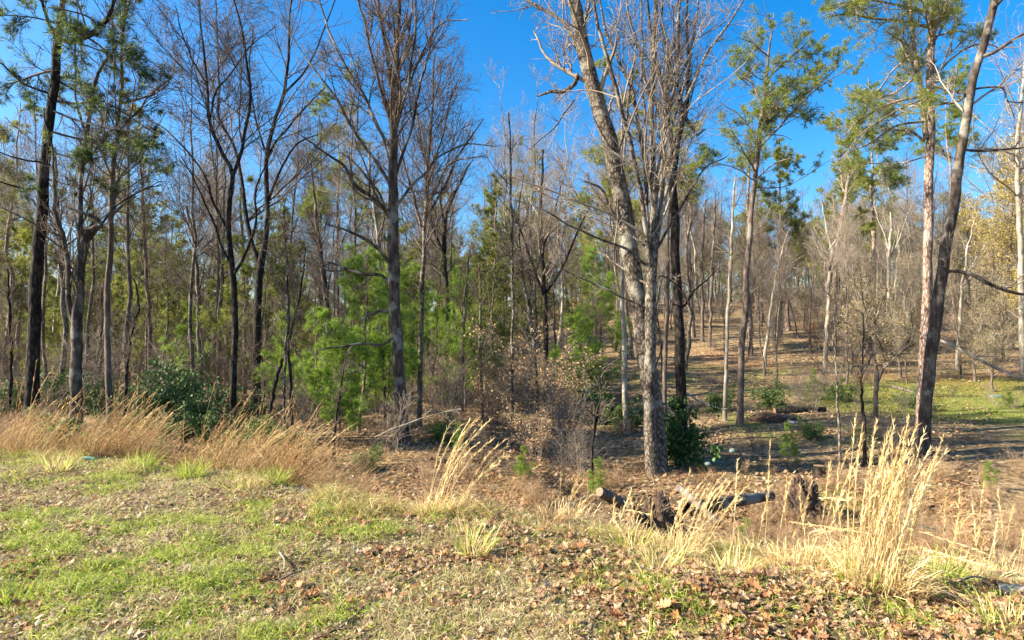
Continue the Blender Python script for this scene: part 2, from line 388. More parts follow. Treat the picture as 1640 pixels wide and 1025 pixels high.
# ------------------------------------------------------------------ hero trees, traced limb by limb
def world_poly(pts, Y, dy=0., r=None, K=None, wob=0.0, ws=1.):
    """pixel polyline [(px,py,width_px)...] -> (n,4) world xyz r; dy metres of depth drift along it"""
    n = len(pts); out = []
    for k, q in enumerate(pts):
        yy = Y + dy * (k / max(n - 1, 1)) ** 1.1
        p = P(q[0], q[1], yy); out.append([*p, q[2] * .5 * ws / F * yy / math.hypot(1, (q[0] - 820) / F)])
    out = np.array(out)
    K = K or max(8, 4 * n)
    s = catmull(out, K)
    if wob and r is not None:
        w = r.normal(size=(K, 3)) * wob; w = (w + np.roll(w, 1, 0) + np.roll(w, -1, 0)) / 3
        w *= np.minimum(1, np.linspace(0, 4, K))[:, None] * np.array([1, 1, .2]); s[:, :3] += w
    s[:, 3] = np.maximum(s[:, 3], .003)
    return s
def hero(name, label, cat, trunk, limbs=(), Y=None, bark_m='bark_mix', twig_m='twig', seed=0, nA=26, nB=220, nC=1600, tA=.35,
         lenA=.32, up=.06, ang=(30, 60), fol=None, group=None, flare=1.35, ltw=1.0, rmin=.0048, limb_dy=1.8, nL=7, thick=1.):
    r = np.random.default_rng(seed + 100)
    if Y is None: Y = hit(trunk[0][0], trunk[0][1])
    tr = world_poly(trunk, Y, .0, r, K=44, wob=.02 * Y / 15, ws=.80 * thick)
    b = tr[0, :3].copy(); gz = float(H(b[0], b[1])) - .12
    if b[2] > gz:   # carry the trunk down into the ground
        tr = np.concatenate([[[b[0], b[1], gz, tr[0, 3]]], tr]); b = tr[0, :3].copy()
    hgt = tr[:, 2] - tr[0, 2]
    tr[:, 3] *= 1 + (flare - 1) * np.exp(-hgt / .25)
    root = thing(name, label, cat, b, group)
    o3 = np.array([*b])
    g = Geo(); g.tubes(tr[None, :, :3] - o3, tr[None, :, 3], 14, lump=.05); g.obj('trunk', bark_m, root)
    K0 = 16
    tl = catmull(tr[:, :], K0)
    LP = []; LR = []
    for li, lb in enumerate(limbs):
        dy = r.uniform(-1, 1) * limb_dy
        w = world_poly(lb, Y, dy, r, wob=.035, ws=.80 * thick)
        g = Geo(); g.tubes(w[None, :, :3] - o3, w[None, :, 3] * ltw, 7)
        g.obj('limb', bark_m, root)
        c = catmull(w, K0); LP.append(c[:, :3]); LR.append(c[:, 3])
    k0 = int(tA * K0)
    tseg = tl[k0:]; tt = catmull(tseg, K0)
    g = Geo()
    base_P = [tt[None, :, :3]]; base_R = [tt[None, :, 3]]
    L0 = np.linalg.norm(tr[-1, :3] - tr[0, :3])
    A, AR = grow(r, base_P[0], base_R[0], max(nA, 1), .02, 1, ang, K=9, wig=.10, up=up, rr=.38, rmin=rmin * 1.5, labs=L0 * lenA)
    g.tubes(A - o3, AR, 5)
    if LP:
        LPa = np.array(LP); LRa = np.array(LR)
        A2, A2R = grow(r, LPa, LRa, max(int(len(LP) * nL), 4), .12, 1, (28, 62), lr=.42, K=9, wig=.10, up=up, rr=.55, rmin=rmin * 1.3)
        g.tubes(A2 - o3, A2R, 4)
        A = np.concatenate([A, A2]); AR = np.concatenate([AR, A2R])
    B, BR = grow(r, A, AR, nB, .12, 1, (25, 60), lr=.45, K=6, wig=.13, up=up, rr=.6, rmin=rmin)
    g.tubes(B - o3, BR, 3)
    C, CR = grow(r, B, BR, int(nC * .9), .1, 1, (25, 65), lr=.55, K=3, wig=.2, up=up, rr=.7, rmin=rmin * .75)
    g.tubes(C - o3, CR, 3)
    cr = g.obj('crown', twig_m, root); cr['kind'] = 'stuff'
    if fol:
        g = Geo()
        pos = np.concatenate([B[:, -1], C[:, -1], C[:, 1], B[:, 3], .5 * (C[:, 1] + C[:, 2])]); d = np.concatenate([B[:, -1] - B[:, -2], C[:, -1] - C[:, -2], C[:, -1] - C[:, -2], B[:, -1] - B[:, -2], C[:, -1] - C[:, 0]])
        keep = r.random(len(pos)) < fol.get('keep', 1.)
        if 'zmin' in fol: keep &= pos[:, 2] > fol['zmin']
        pos = pos[keep]; d = nrm(d[keep])
        if fol['kind'] == 'needle': tufts(g, r, pos - o3, d, fol.get('n', 10), fol.get('ln', .16), fol.get('wd', .018), pick(r, len(pos), fol['pal']), .75)
        else: leaves(g, r, pos - o3, fol.get('size', .06), pick(r, len(pos), fol['pal']), fol.get('n', 3), fol.get('jit', .1))
        fo = g.obj('foliage', 'needle' if fol['kind'] == 'needle' else 'leaf', root, smooth=False); fo['kind'] = 'stuff'
    return root

TR = []
# dark pine on the far left
hero('pine_tree', 'tall near-black pine at the far left, forking high up, with drooping needle boughs', 'pine tree',
     [(50, 648, 32), (54, 560, 29), (58, 440, 27), (66, 340, 25), (74, 240, 22), (86, 150, 20), (94, 70, 18), (99, 10, 12), (104, -120, 9)],
     [[(94, 62, 12), (120, 68, 11), (150, 52, 10), (170, 30, 9), (188, -20, 8), (200, -90, 5)], [(90, 64, 9), (80, 40, 8), (70, 0, 7), (60, -80, 5)],
      [(80, 150, 7), (40, 135, 5), (0, 100, 4), (-50, 90, 2)], [(86, 125, 6), (120, 145, 5), (170, 165, 4), (250, 215, 2)],
      [(80, 175, 5), (130, 195, 5), (180, 205, 4), (235, 215, 2)], [(72, 260, 5), (30, 255, 4), (-30, 230, 2)],
      [(72, 240, 4), (130, 255, 3), (170, 250, 2)], [(60, 302, 6), (30, 300, 5), (-20, 285, 3)], [(68, 285, 4), (130, 298, 3), (190, 280, 2)]],
     Y=15.5, bark_m='bark_dark', seed=1, nA=10, nB=260, nC=2200, tA=.5, lenA=.16, up=.0, ang=(60, 95), limb_dy=2.5,
     fol=dict(kind='needle', pal=PINE_D + PINE[:1], n=8, ln=.16, wd=.009))
hero('bare_tree', 'twisted grey trunk with a crooked elbow limb, right of the black pine at far left', 'tree',
     [(122, 655, 28), (121, 600, 25), (124, 530, 24), (128, 460, 22), (134, 400, 20), (148, 368, 17), (164, 362, 11), (150, 348, 9), (130, 340, 7), (105, 330, 4)],
     [[(124, 525, 16), (112, 500, 13), (108, 430, 11), (98, 370, 10), (90, 320, 8), (85, 250, 5), (70, 180, 3)],
      [(131, 430, 14), (128, 370, 12), (131, 300, 11), (134, 230, 10), (146, 160, 9), (160, 110, 7), (192, 60, 5), (215, -40, 3)],
      [(134, 205, 6), (120, 150, 5), (125, 60, 4), (120, -40, 2)], [(160, 362, 6), (185, 330, 5), (240, 300, 3), (262, 296, 2)]],
     Y=15, bark_m='bark_mix', seed=2, nA=8, nB=200, nC=1300, tA=.5, lenA=.15, limb_dy=1.5)
hero('bare_tree', 'slim grey trunk splitting high into two leaning stems, third big trunk from the left', 'tree',
     [(176, 660, 15), (172, 560, 13), (172, 460, 13), (178, 380, 12), (178, 310, 12), (183, 250, 10), (190, 190, 8), (196, 130, 7), (196, 60, 6), (206, -60, 3)],
     [[(180, 330, 9), (190, 280, 8), (175, 240, 7), (165, 200, 6), (160, 150, 4)], [(184, 215, 6), (205, 195, 5), (232, 163, 4), (275, 120, 2)],
      [(195, 165, 6), (225, 158, 5), (250, 150, 4), (285, 110, 2)], [(192, 100, 5), (180, 40, 4), (185, -30, 2)], [(180, 345, 5), (205, 318, 4), (260, 290, 2)]],
     Y=16, bark_m='bark_brown', seed=3, nA=14, nB=220, nC=1500, tA=.45, lenA=.22)
hero('bare_tree', 'dark slender tree with wavy forked stems, left of the green young pines', 'tree',
     [(372, 695, 14), (374, 600, 13), (376, 520, 12), (373, 440, 12), (366, 370, 11), (368, 310, 10), (372, 280, 9), (352, 240, 8), (336, 195, 7), (332, 130, 5), (322, 40, 4), (310, -60, 2)],
     [[(372, 285, 8), (392, 220, 7), (398, 150, 6), (392, 70, 5), (376, 0, 4), (360, -60, 2)], [(366, 370, 7), (345, 330, 6), (320, 270, 5), (262, 205, 3), (240, 190, 2)],
      [(368, 420, 6), (350, 380, 5), (322, 310, 4), (290, 250, 2)], [(374, 440, 7), (395, 405, 6), (408, 360, 5), (412, 300, 4), (440, 230, 2)],
      [(336, 195, 5), (345, 150, 4), (375, 110, 3), (410, 60, 2)], [(333, 140, 4), (300, 70, 3), (280, 10, 2)]],
     bark_m='bark_dark', Y=16, seed=4, nA=20, nB=400, nC=3600, tA=.5, lenA=.24)
hero('bare_tree', 'dark forked tree whose two stems part in a narrow Y, behind the young pines', 'tree',
     [(410, 612, 18), (412, 540, 17), (414, 480, 16), (416, 432, 16), (428, 370, 11), (427, 300, 10), (428, 240, 9), (440, 195, 8), (456, 150, 7), (462, 80, 5), (470, -60, 3)],
     [[(415, 425, 12), (402, 385, 10), (392, 330, 9), (388, 290, 8), (372, 230, 7), (352, 190, 6), (352, 110, 4), (345, 20, 3), (340, -50, 2)],
      [(428, 250, 6), (448, 220, 5), (480, 180, 4), (520, 140, 2)], [(424, 240, 5), (410, 190, 4), (400, 120, 3), (405, 40, 2)], [(427, 330, 6), (450, 270, 5), (475, 230, 4), (510, 215, 2)],
      [(455, 150, 5), (490, 110, 4), (520, 40, 3), (545, -20, 2)]],
     Y=21, bark_m='bark_dark', seed=5, nA=18, nB=380, nC=3400, tA=.5, lenA=.26)
hero('bare_tree', 'large straight tree left of centre with many upswept limbs and mottled grey trunk', 'tree',
     [(646, 712, 28), (641, 640, 25), (637, 560, 23), (632, 480, 23), (630, 400, 24), (630, 320, 20), (630, 240, 17), (632, 160, 14), (636, 80, 10), (640, 0, 8), (644, -140, 4)],
     [[(629, 470, 7), (612, 442, 7), (585, 440, 7), (552, 430, 6), (528, 420, 3)], [(628, 428, 7), (608, 402, 7), (570, 375, 6), (520, 358, 3)],
      [(634, 535, 6), (612, 552, 5), (580, 550, 5), (545, 556, 4), (512, 560, 2)], [(628, 500, 6), (608, 498, 6), (590, 505, 5), (575, 516, 3)],
      [(628, 345, 9), (600, 318, 8), (572, 300, 7), (545, 262, 6), (515, 240, 4), (480, 215, 2)], [(628, 300, 8), (600, 255, 7), (570, 215, 6), (530, 145, 5), (490, 95, 3), (450, 30, 2)],
      [(628, 245, 8), (606, 205, 7), (580, 150, 6), (550, 95, 5), (520, 30, 4), (500, -40, 2)], [(629, 205, 7), (612, 150, 6), (594, 80, 5), (575, 0, 4), (565, -60, 2)],
      [(632, 150, 8), (624, 110, 7), (615, 60, 7), (606, 0, 6), (600, -80, 3)], [(634, 280, 7), (655, 215, 6), (672, 140, 5), (690, 60, 4), (705, -30, 2)],
      [(634, 210, 6), (650, 150, 5), (662, 80, 5), (668, -20, 3)], [(634, 330, 6), (668, 290, 5), (705, 250, 4), (752, 230, 3), (790, 235, 1.6)],
      [(632, 360, 5), (600, 300, 4), (562, 255, 3), (545, 245, 2)], [(634, 180, 5), (670, 100, 4), (700, 40, 3), (750, 30, 2)], [(633, 130, 5), (655, 60, 4), (660, -20, 3)]],
     bark_m='bark_mix', seed=6, nA=30, nB=520, nC=5200, tA=.35, lenA=.22, up=.08, ang=(25, 50))
hero('bare_tree', 'slim pale grey tree with a fan-shaped twiggy crown, right of the large centre-left tree', 'tree',
     [(672, 722, 11), (672, 640, 10), (673, 560, 10), (676, 470, 9), (679, 400, 8), (682, 330, 8), (686, 250, 7), (692, 180, 5), (697, 90, 2)],
     [[(680, 380, 6), (660, 310, 5), (640, 240, 4), (620, 180, 2)], [(683, 350, 6), (715, 290, 5), (740, 240, 4), (775, 190, 2)], [(684, 300, 5), (705, 230, 4), (722, 160, 3), (740, 110, 1.5)],
      [(685, 270, 5), (670, 200, 4), (660, 130, 3), (655, 90, 1.5)], [(682, 330, 5), (725, 260, 4), (775, 250, 2)]],
     Y=19, bark_m='bark_grey', seed=7, nA=34, nB=500, nC=4200, tA=.45, lenA=.26, up=.10, ang=(20, 48))
hero('bare_tree', 'dark thin tree with a slingshot fork low down, right of the fan-crowned tree', 'tree',
     [(713, 640, 10), (715, 560, 10), (717, 480, 9), (712, 410, 9), (716, 340, 7), (735, 295, 5), (752, 260, 3)],
     [[(711, 405, 7), (695, 370, 6), (684, 335, 5), (680, 280, 3)], [(714, 370, 5), (705, 320, 4), (712, 270, 2)]],
     Y=27, bark_m='bark_dark', seed=8, nA=14, nB=160, nC=900, lenA=.3)
hero('bare_tree', 'thin pale trunk standing bare at the centre of the photo', 'tree',
     [(820, 690, 7), (820, 600, 6), (821, 500, 6), (820, 400, 6), (819, 300, 5), (815, 180, 3)], (), Y=19, bark_m='bark_grey', seed=9, nA=18, nB=140, nC=900, tA=.4, lenA=.14)
hero('bare_tree', 'thin crooked tree beside the tan beech, right of the centre trunk', 'tree',
     [(862, 650, 8), (858, 590, 7), (850, 520, 7), (842, 470, 6), (835, 420, 5), (830, 350, 4), (838, 280, 2)], [[(846, 480, 4), (860, 430, 3), (870, 380, 2)]],
     Y=20, bark_m='bark_grey', seed=10, nA=18, nB=140, nC=900, tA=.3, lenA=.2)
hero('bare_tree', 'dark straight tree with a wide grey twig crown between the beech and the white trunk', 'tree',
     [(876, 620, 11), (875, 560, 10), (873, 500, 10), (870, 440, 9), (866, 380, 8), (866, 320, 6), (872, 240, 4)],
     [[(872, 480, 6), (855, 430, 5), (838, 380, 4), (815, 320, 2)], [(874, 470, 6), (900, 430, 5), (925, 370, 4), (950, 320, 2)], [(868, 400, 5), (885, 350, 4), (900, 290, 2)]],
     Y=26, bark_m='bark_dark', twig_m='twig_pale', seed=11, nA=20, nB=260, nC=1900, lenA=.35)
hero('bare_tree', 'slender whitish trunk left of the big leaning oak', 'tree',
     [(1004, 694, 13), (1001, 640, 11), (999, 560, 10), (997, 480, 9), (996, 400, 8), (996, 320, 6), (1002, 220, 4)], (), bark_m='bark_pale', seed=12, nA=16, nB=140, nC=800, tA=.55, lenA=.18)
hero('oak_tree', 'massive pale-barked oak leaning left, crossing behind the multi-stemmed maple', 'tree',
     [(1052, 700, 40), (1042, 620, 38), (1030, 540, 36), (1020, 470, 35), (1008, 400, 35), (998, 330, 34), (985, 270, 33), (968, 200, 32), (952, 150, 31), (940, 100, 29), (928, 40, 27), (915, -20, 25), (905, -140, 20)],
     [[(926, 118, 9), (918, 138, 9), (900, 146, 8), (878, 148, 6), (862, 154, 4)], [(930, 60, 8), (938, 30, 7), (945, 0, 6), (955, -60, 3)],
      [(940, 120, 7), (905, 40, 6), (880, 20, 6), (848, 2, 5), (830, -20, 3)], [(1010, 380, 7), (985, 350, 6), (960, 300, 5), (935, 290, 3)],
      [(985, 260, 6), (1000, 200, 5), (1010, 140, 4), (1020, 60, 2)], [(920, 160, 4), (890, 200, 3), (850, 240, 1.6)], [(915, -20, 9), (890, -80, 6), (850, -130, 3)]],
     Y=15.6, bark_m='bark_grey', twig_m='twig_pale', seed=13, nA=6, nB=160, nC=1100, tA=.6, lenA=.16, flare=1.2)
hero('maple_tree', 'many-stemmed pale maple spreading upward from one base, right of centre', 'tree',
     [(1046, 760, 34), (1042, 700, 31), (1040, 640, 29), (1041, 560, 28), (1042, 480, 27), (1046, 420, 24), (1048, 350, 18), (1046, 280, 15), (1044, 200, 13), (1046, 100, 12), (1050, 20, 10), (1056, -100, 6)],
     [[(1043, 450, 16), (1036, 380, 14), (1026, 310, 13), (1010, 230, 12), (990, 160, 11), (972, 90, 10), (955, 30, 8), (945, -60, 5)],
      [(1042, 400, 12), (1034, 330, 11), (1028, 230, 10), (1012, 150, 9), (990, 90, 8), (968, 40, 6), (955, -40, 3)],
      [(1046, 430, 14), (1056, 360, 12), (1060, 290, 11), (1063, 200, 10), (1070, 120, 8), (1085, 40, 6), (1095, -60, 3)],
      [(1050, 390, 12), (1066, 320, 10), (1084, 230, 9), (1102, 150, 8), (1130, 90, 7), (1170, 30, 5), (1210, -30, 3)],
      [(1048, 360, 9), (1060, 250, 8), (1096, 130, 7), (1110, 60, 6), (1120, -50, 3)], [(1045, 330, 8), (1035, 240, 7), (1030, 120, 6), (1026, 20, 5), (1020, -60, 3)],
      [(1034, 492, 6), (1000, 478, 5), (960, 458, 5), (920, 440, 4), (865, 412, 2)], [(1034, 425, 8), (1005, 400, 7), (965, 385, 6), (920, 365, 5), (870, 335, 3), (820, 320, 1.6)],
      [(1036, 396, 6), (1000, 370, 5), (950, 350, 4), (890, 320, 3), (850, 300, 1.6)], [(1045, 470, 5), (1058, 442, 4), (1075, 450, 4), (1100, 480, 3), (1108, 500, 2)],
      [(1038, 455, 7), (1020, 446, 6), (990, 425, 5), (968, 408, 4), (945, 402, 2)], [(1036, 560, 3), (1000, 562, 3), (950, 568, 2), (905, 574, 1.5)],
      [(1052, 400, 7), (1095, 320, 6), (1130, 270, 4), (1165, 250, 2)], [(1044, 180, 7), (1028, 100, 6), (1010, 30, 5), (1000, -60, 3)], [(1050, 290, 7), (1078, 150, 6), (1088, 60, 5), (1080, -40, 3)],
      [(1040, 610, 4), (1060, 560, 4), (1052, 500, 3), (1062, 440, 2)]],
     bark_m='bark_grey', twig_m='twig_pale', seed=14, nA=8, nB=340, nC=3000, tA=.5, lenA=.2, up=.05, ang=(25, 60), limb_dy=1.8, nL=4, thick=.82)
hero('bare_tree', 'dark rough trunk just right of the maple, holly leaves around its foot', 'tree',
     [(1096, 738, 22), (1094, 680, 21), (1090, 600, 21), (1087, 520, 20), (1084, 440, 19), (1082, 360, 18), (1078, 290, 16), (1085, 230, 13), (1098, 180, 10), (1104, 120, 8), (1100, 40, 5), (1105, -60, 3)],
     [[(1080, 290, 9), (1076, 220, 8), (1062, 150, 7), (1050, 90, 6), (1040, 20, 4), (1030, -60, 2)], [(1097, 185, 7), (1115, 215, 5), (1130, 208, 3)], [(1096, 190, 7), (1085, 130, 6), (1068, 80, 5), (1060, 0, 3)],
      [(1087, 500, 5), (1110, 470, 4), (1150, 430, 2)]],
     bark_m='bark_dark', seed=15, nA=14, nB=240, nC=1700, tA=.55, lenA=.2)
hero('bare_tree', 'narrow reddish-brown trunk between the maple and the dark rough trunk', 'tree',
     [(1066, 715, 9), (1064, 640, 9), (1066, 560, 8), (1068, 480, 8), (1070, 380, 7), (1072, 280, 5), (1070, 150, 3)], (), Y=19, bark_m='bark_brown', seed=16, nA=14, nB=110, nC=600, tA=.5, lenA=.14)
# pines on the right
def pine_limbs(specs): return specs
hero('pine_tree', 'slender dark pine leaning right with a wind-swept needle crown, right of the maple', 'pine tree',
     [(1185, 680, 14), (1187, 600, 13), (1191, 520, 13), (1196, 440, 12), (1202, 360, 11), (1210, 280, 10), (1218, 200, 9), (1226, 130, 7), (1234, 70, 4), (1240, 20, 2)],
     [[(1226, 130, 4), (1262, 95, 4), (1300, 60, 2)], [(1216, 215, 5), (1250, 175, 4), (1290, 150, 3), (1345, 105, 2)], [(1214, 240, 4), (1260, 190, 4), (1310, 140, 3), (1375, 100, 1.5)],
      [(1222, 170, 4), (1195, 120, 3), (1170, 100, 1.5)], [(1214, 230, 3), (1190, 190, 3), (1160, 170, 1.5)], [(1209, 290, 3), (1240, 262, 3), (1290, 250, 1.5)], [(1208, 300, 3), (1250, 300, 2), (1320, 262, 1.2)],
      [(1210, 290, 3), (1180, 270, 2), (1150, 262, 1.5)], [(1230, 90, 3), (1205, 70, 2), (1180, 60, 1)], [(1222, 160, 3), (1270, 130, 3), (1320, 120, 1.2)]],
     bark_m='bark_brown', twig_m='twig', seed=17, nA=30, nB=380, nC=3000, tA=.6, lenA=.13, up=.06, ang=(50, 85), limb_dy=1.6,
     fol=dict(kind='needle', pal=PINE, n=7, ln=.15, wd=.0095, keep=.95))
hero('pine_tree', 'tall straight pink-barked pine directly behind the dark leaning trunk, second stem splitting off', 'pine tree',
     [(1474, 712, 23), (1476, 640, 22), (1480, 560, 21), (1484, 480, 21), (1486, 400, 20), (1488, 320, 20), (1490, 240, 19), (1491, 160, 18), (1492, 80, 17), (1494, 0, 15), (1498, -120, 9)],
     [[(1483, 222, 12), (1476, 170, 11), (1470, 120, 11), (1465, 70, 9), (1458, 20, 8), (1450, -60, 5)], [(1480, 225, 7), (1460, 212, 6), (1430, 208, 4), (1395, 208, 3), (1372, 222, 1.5)],
      [(1478, 195, 6), (1440, 200, 5), (1400, 225, 4), (1352, 250, 3), (1330, 270, 1.5)], [(1474, 155, 7), (1440, 162, 6), (1400, 178, 5), (1368, 200, 3), (1352, 220, 1.5)], [(1476, 160, 5), (1440, 175, 4), (1380, 215, 3), (1350, 250, 1.5)],
      [(1470, 120, 5), (1440, 145, 4), (1400, 160, 3), (1370, 172, 1.5)], [(1466, 80, 5), (1430, 115, 4), (1410, 140, 3), (1385, 155, 1.5)], [(1490, 45, 6), (1450, 35, 6), (1400, 30, 6), (1350, 22, 5), (1315, 30, 2)],
      [(1490, 20, 6), (1440, 8, 5), (1390, 0, 4), (1330, 8, 1.5)], [(1494, 125, 6), (1530, 90, 5), (1570, 70, 4), (1610, 80, 1.5)], [(1492, 60, 5), (1530, 50, 4), (1570, 60, 2), (1590, 65, 1)], [(1493, 20, 5), (1530, -10, 4), (1570, -30, 2)],
      [(1486, 250, 4), (1440, 262, 3), (1390, 262, 2), (1345, 268, 1.2)]],
     Y=20, bark_m='bark_pine', twig_m='twig_pale', seed=18, nA=14, nB=560, nC=4000, tA=.72, lenA=.1, up=.05, ang=(60, 90), limb_dy=2.,
     fol=dict(kind='needle', pal=PINE, n=6, ln=.15, wd=.0095, keep=1.))
hero('bare_tree', 'big dark lichened trunk leaning right near the right edge, with broken limbs', 'tree',
     [(1478, 728, 30), (1482, 660, 27), (1489, 590, 26), (1498, 520, 26), (1507, 450, 25), (1518, 380, 24), (1530, 310, 22), (1541, 240, 21), (1549, 180, 20), (1560, 120, 19), (1578, 60, 18), (1590, 10, 18), (1600, -60, 13), (1615, -150, 8)],
     [[(1568, 92, 10), (1592, 84, 9), (1620, 66, 8), (1650, 48, 6), (1700, 20, 3)], [(1546, 152, 7), (1536, 162, 7), (1518, 166, 6), (1490, 158, 4), (1470, 152, 2)], [(1524, 165, 4), (1530, 140, 3), (1534, 115, 3)],
      [(1550, 145, 6), (1580, 140, 5), (1602, 140, 5), (1615, 162, 4), (1650, 162, 3), (1700, 150, 2)], [(1545, 240, 7), (1575, 242, 6), (1620, 238, 6), (1680, 236, 3)],
      [(1510, 436, 8), (1530, 434, 8), (1560, 440, 10), (1585, 455, 9), (1620, 468, 8), (1680, 472, 6)], [(1588, 15, 9), (1604, 0, 8), (1620, -30, 6), (1650, -80, 3)],
      [(1512, 436, 4), (1518, 410, 3), (1522, 395, 2)], [(1549, 148, 4), (1520, 145, 3), (1480, 128, 2)]],
     bark_m='bark_mix', twig_m='twig_pale', seed=19, nA=5, nB=90, nC=500, tA=.6, lenA=.12)
hero('bare_tree', 'pale slim trunk cut by the right edge of the photo', 'tree',
     [(1640, 640, 15), (1638, 560, 14), (1636, 480, 14), (1633, 400, 13), (1632, 320, 12), (1630, 240, 10), (1640, 120, 6), (1650, 0, 3)], [[(1631, 250, 5), (1600, 240, 4), (1560, 236, 2)], [(1632, 180, 4), (1610, 130, 3), (1590, 90, 1.5)]],
     Y=30, bark_m='bark_pale', twig_m='twig_pale', seed=20, nA=24, nB=220, nC=1300, tA=.4, lenA=.26)
hero('bare_tree', 'small low-forking tree on the mossy ground, left of the leaning pair at right', 'tree',
     [(1401, 700, 11), (1403, 650, 10), (1404, 615, 10), (1397, 570, 8), (1390, 545, 7), (1372, 528, 5), (1352, 515, 3)],
     [[(1405, 612, 9), (1418, 585, 8), (1440, 566, 6), (1462, 552, 4), (1480, 545, 2)], [(1392, 548, 6), (1398, 520, 4), (1412, 490, 3), (1420, 460, 2)], [(1390, 545, 5), (1388, 510, 4), (1380, 470, 3), (1378, 430, 2)],
      [(1420, 583, 4), (1412, 555, 3), (1400, 535, 2)], [(1450, 560, 4), (1460, 525, 3), (1462, 490, 2)]],
     Y=21, bark_m='bark_brown', twig_m='twig_pale', seed=21, nA=10, nB=260, nC=2200, tA=.6, lenA=.3, up=.08, ang=(30, 65),
     fol=dict(kind='leaf', pal=[(.36, .27, .12), (.28, .22, .10), (.42, .33, .14)], n=1, size=.045, keep=.5))
